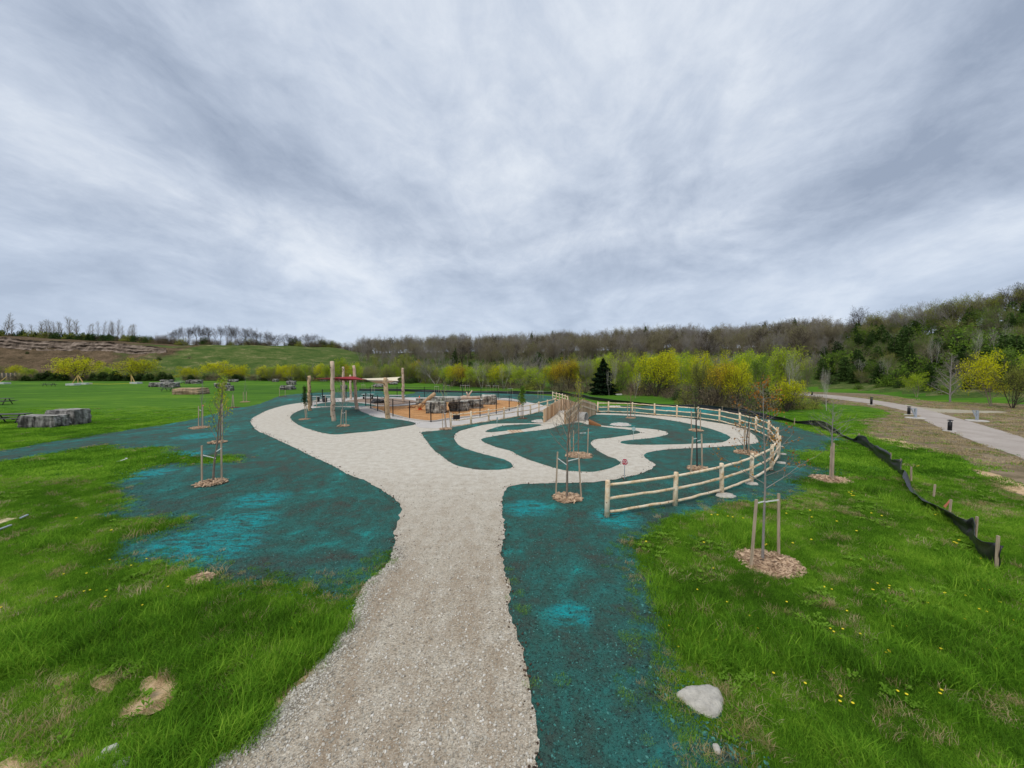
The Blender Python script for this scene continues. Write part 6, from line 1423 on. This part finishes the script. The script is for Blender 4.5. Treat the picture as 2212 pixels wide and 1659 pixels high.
# ------------------------------------------------------------------ grass, weeds, dandelions, pebbles, clods
def blades(seed, n, rad, h, wd, mat, bend=.35, name='tuft', hv=.4):
    r_ = np.random.RandomState(seed); q = rad * np.sqrt(r_.uniform(0, 1, n)); a = r_.uniform(0, 6.28, n)
    b = np.stack([q * np.cos(a), q * np.sin(a), np.full(n, -.01)], 1); L_ = h * r_.uniform(1 - hv, 1 + hv, n); th = r_.uniform(0, 6.28, n); ln = L_ * bend * r_.uniform(.2, 1.6, n)
    d = np.stack([np.cos(th), np.sin(th), np.zeros(n)], 1); s = np.stack([-np.sin(th + r_.uniform(-1, 1, n)), np.cos(th), np.zeros(n)], 1) * (wd * r_.uniform(.6, 1.3, n) / 2)[:, None]
    up = np.array([0, 0, 1.0]); m = b + d * (ln * .35)[:, None] + up * (L_ * .6)[:, None]; t = b + d * ln[:, None] + up * (L_ * .92)[:, None]
    V = np.stack([b - s, b + s, m + s * .8, m - s * .8, t], 1).reshape(-1, 3); k = np.arange(n)[:, None] * 5
    me = mesh_np(name, V, [np.concatenate([k, k + 1, k + 2, k + 3], 1), np.concatenate([k + 3, k + 2, k + 4], 1)], [M[mat]])
    return bpy.data.objects.new(name, me)
def weed_src(seed, n=14):
    r_ = random.Random(seed); mb = MB()
    for i in range(n):
        a = r_.random() * 6.28; L_ = r_.uniform(.05, .12); w_ = L_ * .22; d = Vector((math.cos(a), math.sin(a), 0)); s = Vector((-d.y, d.x, 0)); o_ = Vector((r_.gauss(0, .05), r_.gauss(0, .05), .02))
        pts = [(0, .3), (.35, 1), (.7, .9), (1, .15)]
        mb.grid([[o_ + d * L_ * k - s * w_ * w2 + Vector((0, 0, .07 * math.sin(k * 2.2))), o_ + d * L_ * k + s * w_ * w2 + Vector((0, 0, .07 * math.sin(k * 2.2)))] for k, w2 in pts])
    return bpy.data.objects.new('weed', mb.mesh('weed', M['weed']))
def rocklet(seed, mat):
    r_ = random.Random(seed); bm = bmesh.new(); bmesh.ops.create_icosphere(bm, subdivisions=1, radius=.5)
    for v in bm.verts: v.co = Vector((v.co.x * 1.0, v.co.y * .8, v.co.z * .6)) * r_.uniform(.75, 1.2)
    me = bpy.data.meshes.new('pebble'); bm.to_mesh(me); bm.free(); me.materials.append(M[mat]); return bpy.data.objects.new('pebble', me)
hydc = coarse(HYD); grvc = coarse(GRV); vergec = verge; trackc = track; chole = [outline(patches[0][2], 0)]
spill = np.array([G(u, v)[:2] for u, v in [(1458, 1504), (1493, 1486), (1536, 1484), (1564, 1510), (1564, 1535), (1550, 1562), (1515, 1546), (1491, 1531), (1468, 1519)]])
mul = [(G(u, v)[:2], r) for u, v, r in ((1660, 1218, .62), (1796, 1038, .62), (432, 1255, .22))]
def frustum_pts(n, y0, y1, margin=1.42, pw=1.0):
    y = (nr.uniform(y0 ** pw, y1 ** pw, n)) ** (1 / pw) if pw != 1 else nr.uniform(y0, y1, n)
    x = nr.uniform(-1, 1, n) * margin * y; return np.stack([x, y], 1)
def on_lawn(Pt, soft=0.0):
    j = nr.normal(0, soft, Pt.shape) if soft else 0
    m = ~inside(hydc, Pt + j) & ~inside(grvc, Pt + (nr.normal(0, .03, Pt.shape) if soft else 0)) & ~inside(spill, Pt) & ~inside(trackc, Pt) & ~inside(vergec, Pt + j * 2)
    for c, r in mul: m &= np.hypot(Pt[:, 0] - c[0], Pt[:, 1] - c[1]) > r
    return m
def dryness(Pt):
    d = np.zeros(len(Pt), bool)
    for o in DRY: d |= inside(o, Pt + nr.normal(0, .05, Pt.shape))
    return d
def fnoise(Pt, f, s): return np.array([noise.fractal(Vector((x * f, y * f, s)), 1, 2, 3) for x, y in Pt])
# tufts: 0-3 short, 4-5 long, 6 dry
t_short = [blades(s, 110, .17, .062, .0050, 'blade', .75, 'a%d_short_tuft' % s) for s in range(4)]
t_long = [blades(10 + s, 70, .15, .16, .0065, 'blade', .8, 'b%d_long_tuft' % s, .5) for s in range(2)]
t_dry = [blades(20, 60, .16, .09, .006, 'bladedry', 1.1, 'c_dry_tuft', .5)]
coll = source(t_short + t_long + t_dry, 'near_grass')
A_ = frustum_pts(60000, 3.0, 15.5, 1.42, 2.0)
# density falls with distance because the eye stops parting the blades
A_ = A_[on_lawn(A_, .10)]
A_ = A_[nr.uniform(0, 1, len(A_)) < np.clip(1.25 - A_[:, 1] * .03, .25, 1)]
dr = dryness(A_); keep = ~dr | (nr.uniform(0, 1, len(A_)) < .2); A_ = A_[keep]; dr = dr[keep]
fn = fnoise(A_, .35, 2.0); yy = A_[:, 1]
idx = nr.randint(0, 4, len(A_)); longp = np.clip((7.2 - yy) / 3.0, 0, .55) * (fn > -.1) + (fn > .45) * .15
lg = nr.uniform(0, 1, len(A_)) < longp; idx[lg] = 4 + nr.randint(0, 2, lg.sum()); dry = dr | (nr.uniform(0, 1, len(A_)) < .03 + .16 * (fn < -.35)); idx[dry] = 6
sc_ = nr.uniform(.6, 1.25, len(A_)) * (1 + .45 * fn)
scatter('lawn_grass', np.concatenate([A_, np.full((len(A_), 1), .012)], 1), np.stack([nr.normal(0, .12, len(A_)), nr.normal(0, .12, len(A_)), nr.uniform(0, 6.28, len(A_))], 1), np.stack([sc_ * 1.05, sc_ * 1.05, sc_ * nr.uniform(.7, 1.3, len(A_))], 1), idx, coll, 'thick green grass blades of the near lawn')
print('near tufts', len(A_))
mid = [blades(40 + s, 110, .42, .085, .016, 'blade', .9, 'a%d_mid_tuft' % s) for s in range(3)]
coll2 = source(mid + [blades(45, 60, .35, .10, .015, 'bladedry', 1.2, 'b_dry_mid')], 'mid_grass')
B_ = frustum_pts(26000, 14.5, 44, 1.4, 1.6); B_ = B_[on_lawn(B_, .22)]; B_ = B_[nr.uniform(0, 1, len(B_)) < np.clip((45 - B_[:, 1]) / 16, 0, 1)]
ib = nr.randint(0, 3, len(B_)); ib[nr.uniform(0, 1, len(B_)) < .01] = 3; sb = nr.uniform(.7, 1.15, len(B_))
scatter('lawn_grass', np.concatenate([B_, np.full((len(B_), 1), .005)], 1), np.stack([nr.normal(0, .06, len(B_)), nr.normal(0, .06, len(B_)), nr.uniform(0, 6.28, len(B_))], 1), np.stack([sb, sb, sb * nr.uniform(.6, 1.2, len(B_)) * np.clip((52 - B_[:, 1]) / 30, .3, 1)], 1), ib, coll2, 'short green turf of the farther lawn')
print('mid tufts', len(B_))
# dry growth on the verge
Vp = frustum_pts(16000, 17, 60, 1.45, 1.4); Vp = Vp[inside(vergec, Vp + nr.normal(0, .3, Vp.shape)) & ~inside(trackc, Vp) & ~inside(stripo, Vp)]
iv = np.where(nr.uniform(0, 1, len(Vp)) < .80, 0, 1)
coll3 = source([blades(50, 50, .4, .10, .016, 'bladedry', 1.2, 'a_dry'), blades(51, 50, .4, .10, .016, 'blade', 1.0, 'b_green')], 'verge_grass')
scatter('verge_weeds', np.concatenate([Vp, np.full((len(Vp), 1), .01)], 1), np.stack([Vp[:, 0] * 0, Vp[:, 0] * 0, nr.uniform(0, 6.28, len(Vp))], 1), np.repeat(nr.uniform(.5, 1.1, len(Vp))[:, None], 3, 1), iv, coll3, 'dry brown weeds covering the verge by the tarmac track')
# broad leaved weeds in loose colonies
cent = frustum_pts(120, 4.2, 14, 1.35, 1.5); cent = cent[on_lawn(cent)]
W_ = np.concatenate([c + nr.normal(0, .22, (nr.randint(4, 16), 2)) for c in cent]); W_ = W_[on_lawn(W_)]
coll4 = source([weed_src(1), weed_src(2), weed_src(3)], 'weeds')
scatter('broad_leaf_weeds', np.concatenate([W_, np.full((len(W_), 1), .045)], 1), np.stack([W_[:, 0] * 0, W_[:, 0] * 0, nr.uniform(0, 6.28, len(W_))], 1), np.repeat(nr.uniform(.4, .8, len(W_))[:, None], 3, 1), nr.randint(0, 3, len(W_)), coll4, 'clumps of broad leaved weeds in the near lawn')
# grass and weeds thinning into the seeded ground
edge = []
hp = hyd; 
for p in hp[(hp[:, 1] < 26) & (hp[:, 1] > 3.3) & (np.abs(hp[:, 0]) < hp[:, 1] * 1.4)]:
    for _ in range(4): edge.append(p + nr.normal(0, .34, 2))
E_ = np.array(edge); E_ = E_[~inside(grvc, E_) & ~inside(spill, E_)]
scatter('edge_grass', np.concatenate([E_, np.full((len(E_), 1), .012)], 1), np.stack([nr.normal(0, .1, len(E_)), nr.normal(0, .1, len(E_)), nr.uniform(0, 6.28, len(E_))], 1), np.repeat(nr.uniform(.35, .85, len(E_))[:, None], 3, 1), np.where(nr.uniform(0, 1, len(E_)) < .12, 6, nr.randint(0, 4, len(E_))), coll, 'thin grass creeping over the edge of the teal seeding')
# dandelions
DAN = [(164, 1122), (241, 1148), (316, 1207), (237, 1209), (137, 1240), (187, 1238), (195, 1274), (181, 1277), (231, 1275), (227, 1289), (122, 1289), (284, 1221), (307, 1307), (363, 1267), (647, 1343), (630, 1357), (1, 1312), (2121, 1272), (1396, 1173), (1537, 1115), (1550, 1115), (1572, 1118), (1583, 1120), (1605, 1122), (1521, 1175), (1506, 1273), (1541, 1227), (1444, 1351), (1465, 1397), (1548, 1382), (1638, 1357), (1699, 1112), (1749, 1105), (1754, 1120), (1808, 1129), (1834, 1066), (1838, 1069), (1845, 1073), (1882, 1111), (1905, 1117), (1840, 1073), (1981, 1009), (1984, 1008), (2020, 1115), (2025, 1113), (1781, 1267), (1797, 1273), (1840, 1064), (1753, 1169), (1712, 1176), (1850, 1150), (1860, 1208), (1776, 1266), (1782, 1269), (1797, 1273), (1887, 1274), (1884, 1273), (1896, 1260), (1920, 1270), (1921, 1265), (1970, 1273), (2040, 1281), (2042, 1280), (2061, 1174), (2067, 1177), (2071, 1170), (2113, 1254), (2118, 1206), (2129, 1256), (2138, 1275), (2165, 1218), (1914, 1299), (1829, 1319), (1793, 1357), (1801, 1364), (1820, 1358), (1858, 1369), (1671, 1454), (1739, 1475), (1817, 1504), (1815, 1515), (1843, 1519), (1919, 1404), (1915, 1410), (1921, 1408), (1938, 1492), (1959, 1500), (2034, 1490), (2032, 1498), (2033, 1401), (2043, 1324), (2048, 1327), (2063, 1336), (2084, 1337), (2095, 1347), (2115, 1315), (2132, 1321), (2080, 1454), (1928, 1352), (1961, 1353), (2004, 1302), (2086, 1286), (2160, 1300), (2190, 1340), (2150, 1400), (1700, 1300), (1620, 1330), (1570, 1300)]
def dandelion_mesh():
    mb = MB().tube([(0, 0, 0), (.004, .002, .06), (.006, .0, .115)], .0028, 4); n0 = len(mb.q) + len(mb.ng)
    mb.lathe([(.004, .112), (.022, .122), (.026, .132), (.012, .138)], (.006, 0, 0), 9)
    me = mb.mesh('dandelion', [M['petal'], M['blade']]); nf_ = len(me.polygons)
    for p in me.polygons:
        zc_ = sum(me.vertices[v].co.z for v in p.vertices) / len(p.vertices); p.material_index = 0 if zc_ > .1155 and len(p.vertices) != 99 and max((me.vertices[v].co.xy - Vector((.006, 0))).length for v in p.vertices) > .0035 else 1
    return me
dm_ = dandelion_mesh(); seen = set()
for (u, v) in DAN:
    if (u, v) in seen: continue
    seen.add((u, v)); b = G(u, v, .09); s = .72 if b.y < 9 else 1.05
    put('dandelion', dm_, loc=(b.x, b.y, .0), rz=u * .7, scale=s, label='yellow dandelion flower standing in the lawn', cat='dandelion', group='yellow dandelions dotted over the lawn')
# pebbles on the near path, clods along the edges, lumps in the seeding
Pp = frustum_pts(110000, 3.2, 17, .75, 1.2); Pp = Pp[inside(grv, Pp)]
Pp = Pp[nr.uniform(0, 1, len(Pp)) < np.clip(1.5 - Pp[:, 1] * .09, .08, 1)]
collp = source([rocklet(k, 'pebble') for k in range(5)], 'pebbles')
def sc3(n, lo, hi, pw=3): s = lo + (hi - lo) * nr.uniform(0, 1, n) ** pw; return np.repeat(s[:, None], 3, 1)
scatter('path_pebbles', np.concatenate([Pp, np.full((len(Pp), 1), .032)], 1), nr.uniform(0, 6.28, (len(Pp), 3)) * (.1, .1, 1), sc3(len(Pp), .009, .055, 4), nr.randint(0, 5, len(Pp)), collp, 'crushed limestone pebbles on the near path')
# thick band of stones on the left edge of the near path
gl = grv[(grv[:, 1] < 9.5) & (grv[:, 1] > 3) & (grv[:, 0] < -1.1)]
Q_ = np.concatenate([gl[nr.randint(0, len(gl), 9000)] + np.stack([np.abs(nr.normal(0, .16, 9000)) - .03, nr.normal(0, .05, 9000)], 1)])
scatter('edge_stones', np.concatenate([Q_, np.full((len(Q_), 1), .036)], 1), nr.uniform(0, 6.28, (len(Q_), 3)) * (.1, .1, 1), sc3(len(Q_), .012, .042, 2), nr.randint(0, 5, len(Q_)), collp, 'band of loose pale stones on the grass edge of the path')
# soil clods where seeding meets gravel
loops = ISLO + [grv[(grv[:, 1] < 40)]]
S_ = []
for o in loops:
    w_ = .06 + .007 * o[:, 1]
    for _ in range(5): S_.append(o + nr.normal(0, 1, o.shape) * w_[:, None] * .6)
for (u, v) in RF + [(669, 888.5), (720, 911.5), (838, 906), (770.5, 885), (436, 1048), (479, 1040), (1200, 1073), (1256, 1077), (1349, 1036)]:  # extra dark crumbs round each foot stand in for contact shade
    q_ = np.array(G(u, v)[:2]); S_.append(q_ + nr.normal(0, .11, (45, 2)))
S_ = np.concatenate(S_); S_ = S_[(fnoise(S_, .8, 9.0) > -.12) & ~((S_[:, 0] < -1.5) & (S_[:, 1] < 8.3))]
colls = source([rocklet(10 + k, 'soil') for k in range(4)], 'clods')
scatter('soil_clods', np.concatenate([S_, np.where(S_[:, 1:] > 20, .06, .035)], 1), nr.uniform(0, 6.28, (len(S_), 3)) * (.1, .1, 1), sc3(len(S_), .010, .075, 2.5) * (.6 + .02 * S_[:, 1:]), nr.randint(0, 4, len(S_)), colls, 'dark soil crumbs spilled along the path edges, plus some round posts as contact shade')
# lumps of seeding fibre
Hp = frustum_pts(150000, 3.0, 16, 1.2, 1.5); Hp = Hp[inside(hydc, Hp) & ~inside(grvc, Hp)]
collh = source([rocklet(20 + k, 'hydro') for k in range(3)] + [rocklet(24 + k, 'flake') for k in range(2)], 'lumps')
scatter('hydroseed_lumps', np.concatenate([Hp, np.full((len(Hp), 1), .016)], 1), nr.uniform(0, 6.28, (len(Hp), 3)) * (.1, .1, 1), sc3(len(Hp), .012, .050, 2) * (1, 1, .6), nr.randint(0, 5, len(Hp)), collh, 'small lumps of teal seeding fibre')
Op = np.concatenate([hyd[(hyd[:, 1] < 30) & (hyd[:, 1] > 3.2)] for _ in range(16)]); Op = Op + nr.normal(0, 1, Op.shape) * (.12 + .012 * Op[:, 1:]); Op = Op[~inside(grvc, Op)]
scatter('overspray_fibre', np.concatenate([Op, np.full((len(Op), 1), .03)], 1), nr.uniform(0, 6.28, (len(Op), 3)) * (.1, .1, 1), sc3(len(Op), .014, .07, 2) * (1, 1, .35), nr.randint(0, 5, len(Op)), collh, 'teal fibre flecks sprayed past the edge onto the grass')
print('peb', len(Pp), 'clods', len(S_), 'lumps', len(Hp), 'edge', len(E_), 'weeds', len(W_), 'verge', len(Vp))
